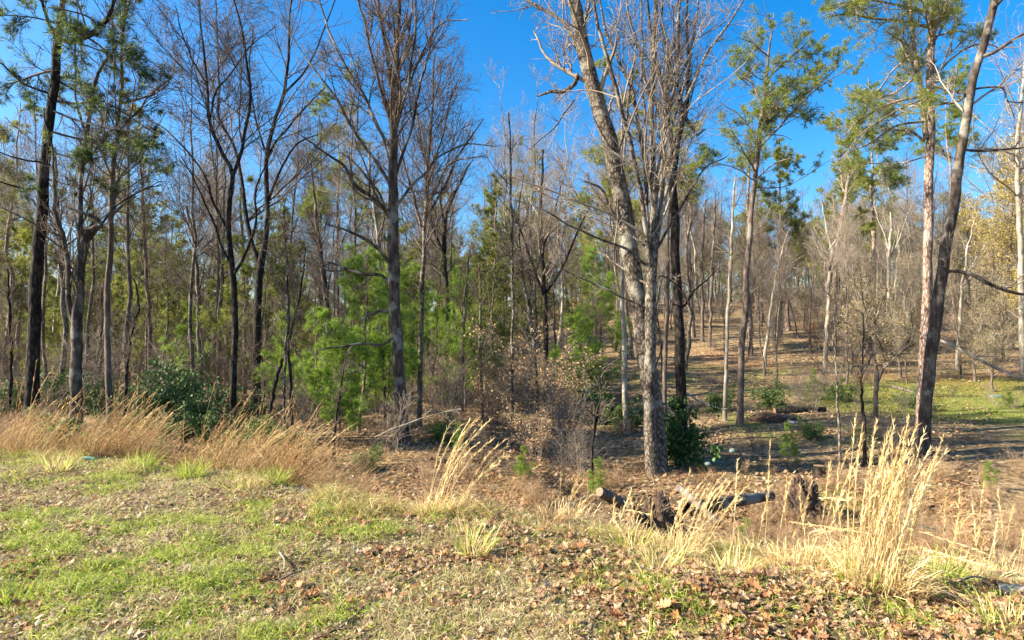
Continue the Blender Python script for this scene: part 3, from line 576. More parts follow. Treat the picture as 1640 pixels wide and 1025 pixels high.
# thin trunks that show singly
for k, (a, c, bk, yy, lab) in enumerate([
    ([(16, 655, 8), (18, 560, 7), (15, 470, 6), (12, 430, 4)], (), 'bark_dark', 17, 'thin dark broken trunk left of the black pine, at the left edge'),
    ([(200, 650, 7), (204, 590, 7), (210, 540, 6), (222, 490, 5), (218, 460, 4), (208, 440, 2)], (), 'bark_dark', 15, 'dark leaning sapling hooking left at its tip, right of the third big trunk'),
    ([(98, 620, 13), (104, 540, 12), (100, 460, 11), (98, 390, 10), (92, 330, 8), (90, 250, 5)], ([(98, 390, 7), (85, 360, 5), (75, 320, 3)],), 'bark_grey', 21, 'grey trunk standing behind the black pine and the twisted tree'),
    ([(240, 600, 9), (238, 500, 8), (232, 400, 8), (228, 320, 6), (226, 220, 3)], (), 'bark_brown', 26, 'straight brown trunk in the left woods, right of the third big trunk'),
    ([(321, 600, 10), (318, 520, 9), (316, 440, 8), (308, 370, 6), (300, 330, 4)], (), 'bark_brown', 23, 'dark slim trunk behind the laurel bush, curving left at the top'),
    ([(350, 600, 10), (352, 520, 9), (356, 440, 8), (358, 360, 6), (360, 260, 3)], (), 'bark_grey', 26, 'grey-brown trunk close behind the wavy-stemmed dark tree'),
    ([(392, 590, 8), (392, 500, 7), (388, 400, 7), (385, 300, 4)], (), 'bark_brown', 28, 'thin brown trunk between the wavy-stemmed tree and the narrow Y tree'),
    ([(455, 690, 5), (456, 600, 5), (460, 500, 5), (458, 400, 4), (456, 330, 3)], (), 'bark_grey', 16, 'very thin straight sapling in front of the young pines'),
    ([(467, 670, 8), (464, 600, 7), (462, 545, 7), (475, 500, 5), (484, 450, 4), (490, 400, 2)], ([(463, 545, 4), (462, 500, 4), (458, 440, 3)],), 'bark_dark', 17, 'forked dark sapling in front of the green young pines'),
    ([(430, 670, 8), (440, 620, 7), (452, 575, 6)], (), 'bark_dark', 16, 'short black snag leaning right beside the young pines'),
    ([(527, 560, 12), (524, 500, 11), (517, 430, 10), (510, 380, 8), (505, 330, 6), (498, 250, 3)], (), 'bark_mix', 30, 'slightly bowed grey trunk behind the young pines, left of the large centre-left tree'),
    ([(618, 700, 6), (616, 640, 5), (612, 560, 4)], (), 'bark_dark', 18, 'short dark dead stem left of the large centre-left trunk'),
    ([(535, 700, 6), (540, 660, 5), (548, 610, 4), (555, 560, 2)], (), 'bark_dark', 14.5, 'small dark sapling leaning right before the bright young pine'),
    ([(612, 560, 9), (608, 480, 8), (606, 400, 7), (600, 330, 6), (590, 250, 4)], (), 'bark_pale', 27, 'pale slim trunk close behind the large centre-left tree on its left'),
    ([(1161, 650, 8), (1164, 560, 7), (1168, 470, 7), (1170, 400, 6), (1174, 340, 5), (1178, 280, 3)], (), 'bark_pale', 22, 'pale thin trunk just left of the slender leaning pine'),
    ([(1202, 565, 11), (1200, 500, 10), (1200, 430, 9), (1198, 340, 6), (1200, 250, 4)], (), 'bark_pine', 37, 'pinkish straight trunk on the slope just right of the slender leaning pine'),
    ([(1225, 568, 7), (1232, 520, 6), (1240, 460, 5), (1250, 410, 4), (1262, 370, 2)], (), 'bark_pale', 33, 'thin whitish tree leaning right on the slope, second right of the slender pine'),
    ([(1250, 533, 8), (1250, 470, 7), (1250, 400, 7), (1250, 330, 5)], (), 'bark_brown', 44, 'dark straight trunk on the slope left of the red earth mound'),
    ([(1322, 568, 9), (1326, 510, 8), (1328, 450, 8), (1330, 390, 6), (1320, 350, 4), (1316, 320, 2)], ([(1328, 400, 4), (1345, 370, 3), (1350, 340, 2)],), 'bark_pale', 33, 'pale grey forked trunk just right of the red earth mound'),
    ([(1336, 544, 10), (1338, 480, 9), (1340, 410, 9), (1350, 340, 8), (1362, 270, 4)], (), 'bark_pine', 40, 'pinkish pine trunk directly right of the pale forked trunk by the mound'),
    ([(1420, 572, 8), (1422, 500, 7), (1424, 420, 7), (1428, 340, 5)], ([(1424, 420, 4), (1440, 380, 3), (1455, 340, 2)], [(1424, 400, 4), (1410, 360, 3), (1400, 330, 2)]), 'bark_pale', 34, 'pale trunk on the slope with an upswept whitish crown, left of the leaning pair'),
    ([(1432, 562, 7), (1434, 500, 6), (1436, 430, 5), (1440, 360, 3)], (), 'bark_pale', 37, 'second pale trunk close right of the upswept whitish crown tree'),
    ([(1533, 572, 8), (1537, 520, 7), (1542, 450, 6), (1550, 400, 4), (1560, 350, 2)], ([(1542, 450, 4), (1560, 420, 3), (1580, 390, 2)],), 'bark_pale', 32, 'pale slim trunk on the slope right of the dark leaning trunk'),
    ([(1345, 722, 6), (1342, 660, 5), (1339, 600, 4), (1338, 540, 3), (1336, 470, 2)], (), 'bark_grey', 15, 'thin straight sapling in front of the mossy ground at right'),
    ([(1385, 730, 8), (1384, 680, 7), (1380, 620, 5), (1383, 560, 3), (1382, 500, 2)], (), 'bark_dark', 16, 'dark thin sapling beside the thin straight sapling at right'),
    ([(948, 715, 6), (955, 670, 5), (962, 640, 3), (960, 600, 2)], ([(955, 670, 3), (938, 650, 2)],), 'bark_dark', 14, 'small dark crooked sapling left of the white trunk'),
    ([(1096, 600, 8), (1104, 540, 8), (1104, 470, 7), (1100, 400, 6), (1108, 330, 4)], (), 'bark_grey', 33, 'grey trunk on the slope directly right of the dark rough trunk'),
    ([(1125, 535, 7), (1125, 480, 6), (1124, 400, 6), (1130, 320, 4)], (), 'bark_brown', 42, 'brown thin trunk on the slope, between the dark rough trunk and the slender pine'),
    ([(1137, 548, 6), (1139, 480, 6), (1142, 410, 5), (1146, 320, 3)], (), 'bark_brown', 40, 'dark thin trunk on the slope immediately left of the pale thin trunk'),
    ([(740, 640, 6), (742, 560, 5), (745, 470, 4), (752, 400, 3)], (), 'bark_grey', 22, 'thin grey sapling right of the slingshot-forked tree'),
    ([(773, 660, 6), (770, 600, 6), (768, 540, 5), (770, 480, 4), (768, 420, 3)], ([(772, 590, 4), (785, 570, 4), (788, 500, 3), (792, 430, 2)],), 'bark_grey', 20, 'thin twin-stemmed grey sapling left of the centre trunk'),
]):
    yb = min(yy, 200)
    hero('bare_tree' if len(a) > 3 else 'dead_sapling', lab, 'tree', a, c, Y=yb, bark_m=bk, twig_m='twig_pale' if bk in ('bark_pale', 'bark_pine') else 'twig',
         seed=40 + k, nA=12 if len(a) > 3 else 3, nB=80 if len(a) > 3 else 12, nC=420 if len(a) > 3 else 40, tA=.4, lenA=.22, up=.07)

# ------------------------------------------------------------------ prototypes for the woods behind
PROTO_AT = []
def bare_proto(seed, h=17., twig_m='twig', bark_m='bark_brown', r0=.12, nA=20, nB=170, nC=1700, lean=.6, t0=.38, fol=None):
    r = np.random.default_rng(seed)
    K = 14; t = np.linspace(0, 1, K)
    w = np.cumsum(r.normal(size=(K, 2)) * .13, axis=0); w -= w[0]
    tp = np.stack([w[:, 0] + lean * r.normal() * t, w[:, 1] + lean * r.normal() * t, t * h], 1)
    R = r0 * (1 - .85 * t) * (1 + .4 * np.exp(-t * 40))
    root = thing('bare_tree', 'x', 'tree')
    g = Geo(); g.tubes(tp[None], R[None], 7); g.obj('trunk', bark_m, root)
    g = Geo()
    A, AR = grow(r, tp[None], R[None], nA, t0, 1, (25, 55), K=8, wig=.12, up=.1, rr=.40, rmin=.011, labs=h * .30)
    B, BR = grow(r, A, AR, nB, .1, 1, (25, 60), lr=.48, K=5, wig=.15, up=.07, rr=.55, rmin=.007)
    C, CR = grow(r, B, BR, nC, .1, 1, (25, 65), lr=.6, K=3, wig=.2, up=.06, rr=.7, rmin=.0042)
    g.tubes(A, AR, 4); g.tubes(B, BR, 3); g.tubes(C, CR, 3)
    c = g.obj('crown', twig_m, root); c['kind'] = 'stuff'
    if fol:
        g = Geo(); pos = np.concatenate([C[:, -1], C[:, 2], B[:, -1]])
        leaves(g, r, pos, fol['size'], pick(r, len(pos), fol['pal']), fol['n'], .12)
        f = g.obj('foliage', 'leaf', root, smooth=False); f['kind'] = 'stuff'
    return root
def pine_proto(seed, h=19., t0=.5, pal=PINE, nL=34, nB=300, nC=2000, ln=.24, wd=.024, n=9, r0=.17, blen=.17, conical=False, bark_m='bark_pine', name='pine_tree', cat='pine tree', ang=(60, 90)):
    r = np.random.default_rng(seed)
    K = 14; t = np.linspace(0, 1, K)
    w = np.cumsum(r.normal(size=(K, 2)) * .006 * h, axis=0); w -= w[0]
    tp = np.stack([w[:, 0], w[:, 1], t * h], 1); R = r0 * (1 - .88 * t) * (1 + .3 * np.exp(-t * 40))
    root = thing(name, 'x', cat)
    g = Geo(); g.tubes(tp[None], R[None], 7); g.obj('trunk', bark_m, root)
    g = Geo()
    A, AR = grow(r, tp[None], R[None], nL, t0, 1, ang, K=7, wig=.09, up=.05, rr=.35, rmin=.005, labs=h * blen, tshape=1.0 if conical else .65)
    B, BR = grow(r, A, AR, nB, .25, 1, (30, 65), lr=.42, K=4, wig=.12, up=.05, rr=.6, rmin=.004)
    C, CR = grow(r, B, BR, nC, .2, 1, (25, 60), lr=.6, K=3, wig=.15, up=.08, rr=.7, rmin=.003)
    g.tubes(A, AR, 4); g.tubes(B, BR, 3)
    c = g.obj('branches', 'twig', root); c['kind'] = 'stuff'
    g = Geo(); pos = np.concatenate([C[:, -1], C[:, 1], B[:, -1]]); d = nrm(np.concatenate([C[:, -1] - C[:, 0], C[:, -1] - C[:, 0], B[:, -1] - B[:, 0]]))
    # colour varies from limb to limb like a real crown
    cols = pick(r, len(pos), pal)
    tufts(g, r, pos, d, n, ln, wd, cols, .7)
    f = g.obj('foliage', 'needle', root, smooth=False); f['kind'] = 'stuff'
    return root
def shrub_proto(seed, name, label_cat, h=1.2, n0=26, twig_m='twig_bush', fol=None, spread=(5, 50), nB=160, nC=700, r0=.012, gl='leaf', rmin=.0035):
    r = np.random.default_rng(seed)
    root = thing(name, 'x', label_cat)
    a = r.uniform(0, 2 * pi, n0); s = np.radians(r.uniform(*spread, n0))
    d = np.stack([np.sin(s) * np.cos(a), np.sin(s) * np.sin(a), np.cos(s)], 1)
    base = np.stack([np.cos(a), np.sin(a), a * 0], 1) * r.uniform(0, .12 * h, (n0, 1)); base[:, 2] = -.05
    K = 7; A = np.zeros((n0, K, 3)); A[:, 0] = base; L = h * r.uniform(.6, 1.1, n0)[:, None] / (K - 1)
    for k in range(1, K):
        d = nrm(d + .1 * r.normal(size=(n0, 3)) + np.array([0, 0, .02])); A[:, k] = A[:, k - 1] + d * L
    AR = r0 * np.linspace(1, .35, K)[None] * r.uniform(.6, 1.2, n0)[:, None]
    g = Geo(); g.tubes(A, AR, 4)
    B, BR = grow(r, A, AR, nB, .15, 1, (20, 60), lr=.4, K=4, wig=.15, up=.04, rr=.65, rmin=rmin)
    C, CR = grow(r, B, BR, nC, .1, 1, (25, 65), lr=.6, K=3, wig=.2, up=.03, rr=.7, rmin=rmin * .8)
    g.tubes(B, BR, 3); g.tubes(C, CR, 3)
    c = g.obj('stems', twig_m, root); c['kind'] = 'stuff'
    if fol:
        g = Geo(); pos = np.concatenate([C[:, -1], C[:, 1], B[:, -1], B[:, 2]])
        if fol.get('kind') == 'needle': tufts(g, r, pos, nrm(np.concatenate([C[:, -1] - C[:, 0], C[:, -1] - C[:, 0], B[:, -1] - B[:, 0], B[:, -1] - B[:, 0]])), fol['n'], fol['ln'], fol['wd'], pick(r, len(pos), fol['pal']), .7)
        else: leaves(g, r, pos, fol['size'], pick(r, len(pos), fol['pal']), fol['n'], fol.get('jit', .03))
        f = g.obj('leaves', gl, root, smooth=False); f['kind'] = 'stuff'
    return root
MARKS = [(0, 'the left edge'), (60, 'the black pine'), (125, 'the twisted trunk'), (178, 'the third big trunk'), (240, 'the straight brown trunk'), (300, 'the laurels'), (370, 'the wavy dark tree'), (415, 'the narrow Y tree'), (515, 'the bowed grey trunk'),
         (632, 'the large centre-left tree'), (680, 'the fan-crowned tree'), (715, 'the slingshot-forked tree'), (770, 'the twin-stemmed sapling'), (820, 'the centre trunk'), (872, 'the wide-crowned tree'), (935, 'the cut log'), (998, 'the white trunk'), (1042, 'the maple'), (1088, 'the dark rough trunk'),
         (1130, 'the stump hollow'), (1164, 'the pale thin trunk'), (1195, 'the slender leaning pine'), (1250, 'the dark slope trunk'), (1312, 'the red mound'), (1345, 'the straight sapling'), (1400, 'the small forked tree'), (1430, 'the upswept pale crown'), (1486, 'the pink-barked pine'),
         (1540, 'the pale slim trunk'), (1600, 'the golden tree'), (1640, 'the right edge')]
SEEN = {}
def where(x, y):
    px = 820 + F * x / y
    m = min(MARKS, key=lambda q: abs(q[0] - px)); d = px - m[0]
    side = 'in line with' if abs(d) < 10 else ('just left of' if d < 0 else 'just right of') if abs(d) < 30 else ('left of' if d < 0 else 'right of')
    dist = 'near the bank' if y < 14 else 'a little way back' if y < 24 else 'in the middle distance' if y < 40 else 'well back' if y < 65 else 'far back'
    return side + ' ' + m[1] + ', ' + dist
USED = set()
def put(proto, x, y, label, group, s=1., rz=None, sz=None, lean=.0, sink=.05):
    o = proto
    if proto.name in USED: o = copy_tree(proto)
    USED.add(o.name)
    o.location = (x, y, float(H(x, y)) - sink)
    o.rotation_euler = (rng.normal() * lean, rng.normal() * lean, rng.uniform(0, 6.28) if rz is None else rz)
    o.scale = (s, s, s if sz is None else sz)
    o['label'] = label
    if group: o['group'] = group
    return o

BARE = [bare_proto(200, 16, 'twig', 'bark_brown'), bare_proto(201, 18, 'twig_pale', 'bark_grey', t0=.45), bare_proto(202, 15, 'twig', 'bark_grey', r0=.10, t0=.3),
        bare_proto(203, 19, 'twig_pale', 'bark_pale', r0=.12, t0=.5), bare_proto(204, 14, 'twig', 'bark_dark', r0=.09, t0=.25), bare_proto(205, 17, 'twig_pale', 'bark_brown', r0=.12)]
SLIM = {}
for k in (1, 2, 4, 5):
    SLIM[k] = copy_tree(BARE[k]); SLIM[k].name = 'understorey_tree'; SLIM[k]['category'] = 'small tree'
PINES = [pine_proto(300, 19, .5), pine_proto(301, 17, .35, PINE_Y, nL=30), pine_proto(302, 21, .6, PINE), pine_proto(303, 14, .25, PINE_Y + PINE_D[:1], nL=36, nB=300)]
SUNNY = pine_proto(310, 5.2, .06, WPINE, nL=46, nB=320, nC=1500, ln=.17, wd=.011, n=7, r0=.05, blen=.30, conical=True, name='young_pine', cat='young pine', ang=(55, 80))
SUNNY2 = pine_proto(311, 4.2, .08, WPINE, nL=38, nB=280, nC=1300, ln=.17, wd=.011, n=7, r0=.045, blen=.36, conical=True, name='young_pine', cat='young pine', ang=(45, 75))

def scatter(n, qfun, yfun, minsep, taken, tries=60):
    out = []
    for _ in range(n):
        for _ in range(tries):
            y = yfun(); q = qfun(); x = q * y
            if all((x - a) ** 2 + (y - b) ** 2 > minsep ** 2 for a, b in taken): break
        taken.append((x, y)); out.append((x, y))
    return out
taken = []
ZONES = [
    (-.95, -.42, 'left', 'tree in the crowded dim woods behind the first trunks at left'),
    (-.42, -.02, 'middle', 'tree in the crowded woods behind the young pines at centre-left'),
    (-.02, .34, 'slope foot', 'tree in the crowded woods behind the maple and oak'),
    (.34, .95, 'slope', 'tree up the leaf-strewn hillside at right'),
]
KIND = ['brown-trunked bare', 'tall pale-twigged bare', 'slim grey bare', 'tall whitish bare', 'thin dark low-branched bare', 'brown bare pale-twigged']
for zi, (q0, q1, zn, zl) in enumerate(ZONES):
    nb = [60, 54, 46, 78][zi]
    ylo, yhi = [(22, 100), (26, 100), (34, 105), (42, 120)][zi]
    for (x, y) in scatter(nb, lambda: rng.uniform(q0, q1), lambda: ylo + (yhi - ylo) * rng.random() ** .9, 1.9, taken):
        k = rng.integers(0, 6)
        s = rng.uniform(.66, 1.0) * (1.0 if y > 40 else .8) * (1.18 if zi < 3 else 1.)
        put(BARE[k], x, y, KIND[k] + ' tree ' + where(x, y), KIND[k] + ' trees, ' + zn + ' woods', s, sz=s * rng.uniform(.9, 1.1), lean=.025, sink=.1)
PK = ['tall high-crowned pine', 'yellow-green pine', 'tall bare-stemmed pine', 'low-branched olive pine']
for zi, (q0, q1, zn, zl) in enumerate(ZONES):
    npn = [40, 34, 22, 24][zi]
    ylo, yhi = [(34, 115), (44, 115), (56, 115), (60, 120)][zi]
    for (x, y) in scatter(npn, lambda: rng.uniform(q0, q1), lambda: rng.uniform(ylo, yhi), 2.6, taken):
        k = rng.choice(4, p=[.2, .32, .13, .35]); s = rng.uniform(.5, .85) if zi < 2 else rng.uniform(.5, .9)
        put(PINES[k], x, y, PK[k] + ' ' + where(x, y), PK[k] + 's, ' + zn + ' woods', s, sz=s * rng.uniform(.9, 1.12), lean=.02, sink=.1)
for (x, y) in scatter(88, lambda: rng.uniform(.0, .95), lambda: rng.uniform(42, 90), 1.3, taken) + scatter(34, lambda: rng.uniform(-.95, .0), lambda: rng.uniform(20, 60), 1.4, taken):
    k = int(rng.choice([1, 2, 4, 5])); s = rng.uniform(.34, .6)
    put(SLIM[k], x, y, ['', 'slender pale', 'slim grey', '', 'thin dark', 'slender brown'][k] + ' understorey tree ' + where(x, y), 'slender understorey trees', s, lean=.05, sink=.1)
for (x, y) in scatter(30, lambda: rng.uniform(.12, .9), lambda: rng.uniform(27, 44), 1.6, taken):
    k = int(rng.choice([1, 2, 5])); s = rng.uniform(.28, .46)
    put(SLIM[k], x, y, ['', 'slender pale', 'slim grey', '', '', 'slender brown'][k] + ' understorey tree ' + where(x, y), 'slender understorey trees', s, sz=s * 1.35, lean=.05, sink=.1)
# pines that stand out against the sky
for (px, py, Y, k, s, lab) in [
    (545, 560, 40, 0, .98, 'pine with a clumped crown against the sky, left of the large centre-left tree'),
    (452, 560, 42, 3, .85, 'dark pine top poking up behind the narrow Y tree'),
    (1262, 520, 46, 3, 1.05, 'full green pine behind the leaning slender pine at right'),
    (1400, 480, 48, 0, 1.05, 'layered green pine between the small forked tree and the pink-barked pine'),
    (1355, 500, 44, 1, .95, 'yellow-green pine above the red earth mound'),
    (1530, 480, 52, 2, 1.0, 'tall pine seen between the leaning trunk and the right edge'),
    (1110, 520, 44, 0, .95, 'green pine crown behind the dark rough trunk'),
    (1010, 560, 36, 1, 1.05, 'olive pine crown seen through the maple stems'),
    (790, 560, 34, 3, .75, 'dark full evergreen behind the centre, left of the centre trunk'),
    (835, 520, 60, 0, .95, 'distant pine top rising just right of the centre trunk'),
    (250, 560, 36, 1, .9, 'pale yellow-green pine in the left woods behind the third big trunk'),
    (10, 560, 34, 1, .9, 'yellow-green pine behind the black pine at the left edge')]:
    p = P(px, py, Y)
    put(PINES[k], p[0], Y, lab, 'pines standing out against the sky', s, lean=.02)

# yellow-green understorey pines filling the left woods
UNDER = pine_proto(320, 8, .12, PINE_Y + PINE_D[:1], nL=32, nB=240, nC=1100, ln=.20, wd=.018, n=8, r0=.06, blen=.30, conical=True, name='understorey_pine', cat='pine tree')
for (x, y) in scatter(44, lambda: rng.uniform(-.95, -.02), lambda: rng.uniform(24, 70), 2.2, taken) + scatter(10, lambda: rng.uniform(-.95, -.3), lambda: rng.uniform(22, 50), 1.8, taken) + scatter(9, lambda: rng.uniform(-.02, .2), lambda: rng.uniform(38, 70), 2.2, taken):
    put(UNDER, x, y, 'low bushy yellow-green pine ' + where(x, y), 'understorey pines', rng.uniform(.6, 1.2))
# the wood beyond, too far to pick its trees apart
def far_wood():
    r = np.random.default_rng(77); g = Geo(); gf = Geo()
    protos = []
    for s in range(4):
        K = 6; t = np.linspace(0, 1, K); tp = np.stack([np.cumsum(r.normal(size=K) * .15), np.cumsum(r.normal(size=K) * .15), t * 16], 1)
        R = .17 * (1 - .85 * t)
        A, AR = grow(r, tp[None], R[None], 16, .3, 1, (25, 55), K=4, wig=.12, up=.1, rr=.45, rmin=.03, labs=5)
        B, BR = grow(r, A, AR, 80, .1, 1, (25, 60), lr=.5, K=2, wig=.15, up=.08, rr=.6, rmin=.022)
        C, CR = grow(r, B, BR, 130, .1, 1, (25, 60), lr=.7, K=2, wig=.15, up=.08, rr=.7, rmin=.02)
        protos.append((tp, R, A, AR, B, BR, C, CR))
    for i in range(220):
        q = r.uniform(-1.0, 1.0); y = r.uniform(105, 190); x = q * y; s = r.uniform(.7, 1.15); o = np.array([x, y, float(H(x, y)) - .2]); tp, R, A, AR, B, BR, C, CR = protos[i % 4]
        a = r.uniform(0, 6.28); Q = np.array([[cos(a), -sin(a), 0], [sin(a), cos(a), 0], [0, 0, 1]]).T * s
        if i % 3 == 0:
            pos = np.concatenate([A[:, -1], B[:, -1], B[:, 0]]) @ Q + o
            tufts(gf, r, pos, nrm(r.normal(size=pos.shape)), 9, .8, .16, pick(r, len(pos), PINE_Y), .8)
        for (pp, rr_, S) in ((tp[None], R[None], 4), (A, AR, 3), (B, BR, 3), (C, CR, 3)): g.tubes(pp @ Q + o, rr_ * s, S)
    n = 9000; q = r.uniform(-1.05, 1.05, n); y = r.uniform(80, 150, n); x = q * y
    pos = np.stack([x, y, H(x, y) + 5.5 * r.random(n) ** 1.5 * (.4 + fbm(x, y, 9, 120))], 1)
    gu = Geo(); tufts(gu, r, pos, np.tile([[0, 0, 1.]], (n, 1)), 7, 1.5, .10, pick(r, n, [(.20, .16, .11), (.27, .21, .14), (.16, .17, .07), (.22, .22, .08), (.13, .11, .08)]), .6)
    root = thing('distant_woods', 'mass of bare trees and pines closing off the view on the rise behind', 'woods')
    a = g.obj('bare_trees', 'twig_pale', root); a['kind'] = 'stuff'; b = gf.obj('pine_foliage', 'needle', root, smooth=False); b['kind'] = 'stuff'; root['kind'] = 'stuff'
    c = gu.obj('undergrowth', 'leaf', root, smooth=False); c['kind'] = 'stuff'
far_wood()
# yellow-budding tree upper right
YB = bare_proto(220, 11, 'twig_pale', 'bark_brown', r0=.13, t0=.15, nB=200, nC=1700, fol=dict(size=.085, n=2, pal=[(.38, .28, .06), (.33, .25, .07), (.44, .35, .11)]))
p = P(1618, 520, 38); put(YB, p[0], 38, 'tree full of golden yellow buds near the right edge', 'golden budding trees', 1.15)
p = P(1640, 520, 31); put(YB, p[0], 31, 'golden-budded tree at the right edge, nearest of them', 'golden budding trees', .75)
p = P(1585, 520, 43); put(YB, p[0], 43, 'golden-budded tree behind the pale slim slope trunk', 'golden budding trees', 1.1)
p = P(1555, 520, 47); put(YB, p[0], 47, 'smaller golden-budded tree further up behind the leaning trunk', 'golden budding trees', .85)
TB = bare_proto(221, 8, 'twig_pale', 'bark_brown', r0=.09, t0=.12, nB=200, nC=1800, fol=dict(size=.06, n=1, pal=[(.33, .26, .12), (.40, .31, .15), (.25, .22, .10)]))
for (px, Y, s, lab) in [(1440, 30, .75, 'low tan-budded tree just left of the leaning pair at right'), (1362, 33, .8, 'low tan-budded tree right of the red earth mound'), (1560, 29, .7, 'low tan-budded tree right of the leaning trunk'),
                        (1610, 34, .85, 'tan-budded tree below the golden tree near the right edge'), (1500, 40, .9, 'tan-budded tree higher on the slope behind the leaning pair'), (1290, 45, .8, 'tan-budded tree up the slope left of the mound'), (1590, 27, .6, 'low tan-budded tree by the hanging pale limb'), (1400, 38, .9, 'tan-budded tree behind the small forked tree'), (1640, 42, 1.0, 'tan-budded tree at the right edge behind the pale trunk'), (1460, 48, 1.0, 'tan-budded tree far up the slope by the leaning pair'), (1350, 56, 1.0, 'tan-budded tree highest on the slope above the mound')]:
    put(TB, (px - 820) / F * Y, Y, lab, 'low tan-budded trees on the slope', s)

# bright young pines, centre-left
for k, (px, Y, s, lab) in enumerate([
    (575, 17.5, 1.02, 'largest bright green young pine, left of the large centre-left trunk'), (505, 18.5, .82, 'bright green young pine leftmost of the sunny cluster'), (620, 19, .95, 'bright green young pine partly behind the large centre-left trunk'),
    (545, 16, .62, 'low bright young pine at the front of the sunny cluster'), (745, 23, 1.0, 'bright young pine right of the slingshot-forked tree'), (465, 21, .8, 'darker young pine left of the sunny cluster'),
    (735, 16, .15, 'tiny pine seedling near the foot of the fan-crowned tree'), (840, 13.5, .2, 'small green pine seedling below the centre trunk'), (955, 13.2, .19, 'small yellow-green pine beside the crooked sapling'),
    (905, 26, .9, 'young pine in the shade behind the beech'), (965, 30, 1.3, 'dark young evergreen left of the white trunk'), (930, 24, .85, 'young evergreen low behind the beech and wide-crowned tree'), (1265, 16.5, .23, 'small bushy pine on the leafy ground at right'), (1190, 10., .15, 'bright green pine seedling beside the fallen log'),
    (1300, 27, .22, 'little pine at the edge of the mossy ground'), (1610, 24, .2, 'small pine on the lawn near the right edge'), (1580, 14, .14, 'small dark seedling pine below the lawn'), (1586, 8.0, .13, 'little pine rising out of the dry grass at the right edge'),
    (720, 34, 1.3, 'taller young pine deep behind the slingshot-forked tree'), (300, 24, .9, 'shaded young pine behind the laurel'), (660, 26, 1.1, 'young pine behind the fan-crowned tree')]):
    put(SUNNY if k % 2 == 0 else SUNNY2, (px - 820) / F * Y, Y, lab, 'young green pines', s, sz=s * 1.05, lean=.03)

# ------------------------------------------------------------------ shrubs
LAUREL = shrub_proto(400, 'laurel_bush', 'bush', 2.2, 26, 'twig', dict(size=.09, n=3, jit=.08, pal=[(.05, .10, .025), (.08, .14, .035), (.035, .07, .02)]), (5, 65), 150, 650, .02, 'gloss')
HOLLY = shrub_proto(401, 'holly_bush', 'bush', 1.6, 20, 'twig', dict(size=.10, n=3, jit=.05, pal=[(.04, .10, .02), (.07, .15, .03), (.03, .07, .02)]), (5, 50), 120, 520, .014, 'gloss')
BEECH = shrub_proto(402, 'beech_sapling', 'sapling', 3.2, 9, 'twig_pale', dict(size=.08, n=2, jit=.08, pal=[(.50, .33, .17), (.56, .40, .22), (.40, .25, .13)]), (3, 28), 110, 420, .018, 'leaf')
BRUSH = [shrub_proto(410 + i, 'dry_brush', 'brush', [1.0, 1.3, .8][i], 30, 'twig_bush', None, (5, 60), 170, 800, .007, rmin=.003) for i in range(3)]
BARES = [shrub_proto(420 + i, 'bare_shrub', 'shrub', [2.4, 3.0, 1.9][i], 10, ['twig_pale', 'twig', 'twig_pale'][i], None, (4, 38), 110, 620, .014, rmin=.0045) for i in range(3)]
GREEN = shrub_proto(430, 'green_shrub', 'shrub', 1.3, 20, 'twig', dict(size=.055, n=3, jit=.05, pal=[(.12, .19, .04), (.18, .26, .06), (.09, .13, .04)]), (5, 60), 120, 560, .008, 'leaf')
for k, (px, Y, s, lab) in enumerate([(255, 16, .85, 'glossy dark laurel bush behind the tall dry grass, left part'), (300, 17.5, 1.0, 'glossy dark laurel bush behind the tall dry grass, largest of them'), (335, 15.5, .7, 'laurel bush nearest the wavy-stemmed dark tree'),
                                     (395, 18, .6, 'laurel bush right of the wavy-stemmed dark tree'), (160, 20, .7, 'laurel in the shade behind the twisted tree'), (80, 20, .7, 'laurel in the shade beside the black pine'), (20, 19, .6, 'laurel in the shade at the left edge')]):
    put(LAUREL, (px - 820) / F * Y, Y, lab, 'laurel bushes', s * .85)
put(HOLLY, (1078 - 820) / F * 16.2, 16.2, 'dark green holly between the maple and the dark rough trunk', None, .85, sz=1.1)
put(HOLLY, (960 - 820) / F * 22, 22, 'shaded holly left of the white trunk', None, .8)
for (px, Y, s, lab) in [(832, 19, .95, 'tall beech sapling holding its tan leaves, at centre'), (860, 16, .42, 'lower beech sapling with tan leaves, right of the tall one'), (790, 20, .6, 'small tan-leaved beech left of the centre trunk'), (700, 24, .55, 'small tan beech by the slingshot-forked tree'), (900, 22, .7, 'tan-leaved beech behind the wide-crowned tree')]:
    put(BEECH, (px - 820) / F * Y, Y, lab, 'beech saplings with tan leaves', s)
for (px, Y, s, lab) in [(1010, 21, .9, 'low green shrub behind the white trunk'), (1225, 24, .9, 'green shrub on the shaded ground right of the slender pine'), (1155, 24, .8, 'green shrub left of the slender pine'), (1300, 19, .6, 'green shrub right of the small bushy pine'),
                        (1350, 25, .8, 'green shrub left of the small forked tree'), (1450, 24, .7, 'green shrub right of the small forked tree'), (700, 17, .6, 'green shrub right of the fan-crowned tree'), (590, 14, .5, 'green shrub in front of the largest young pine'),
                        (430, 14, .6, 'green shrub among the dry grass, centre-left'), (345, 12, .5, 'green-tinged shrub in the tall dry grass')]:
    put(GREEN, (px - 820) / F * Y, Y, lab, 'green shrubs', s)
for i in range(150):
    Y = rng.uniform(19, 60) ; q = rng.uniform(-.85, .15) if i < 105 else rng.uniform(.3, .9); Y = Y if i < 105 else max(Y, 34 + (i - 105) * .6); k = rng.integers(0, 3)
    nm = ['tall pale', 'taller dark', 'low pale'][k]
    z = 'among the left trunks' if q < -.3 else ('in the thicket at centre' if q < .2 else 'on the slope at right')
    put(BARES[k], q * Y, Y, nm + ' leafless shrub ' + where(q * Y, Y), nm + ' leafless shrubs ' + z, rng.uniform(.6, 1.3))
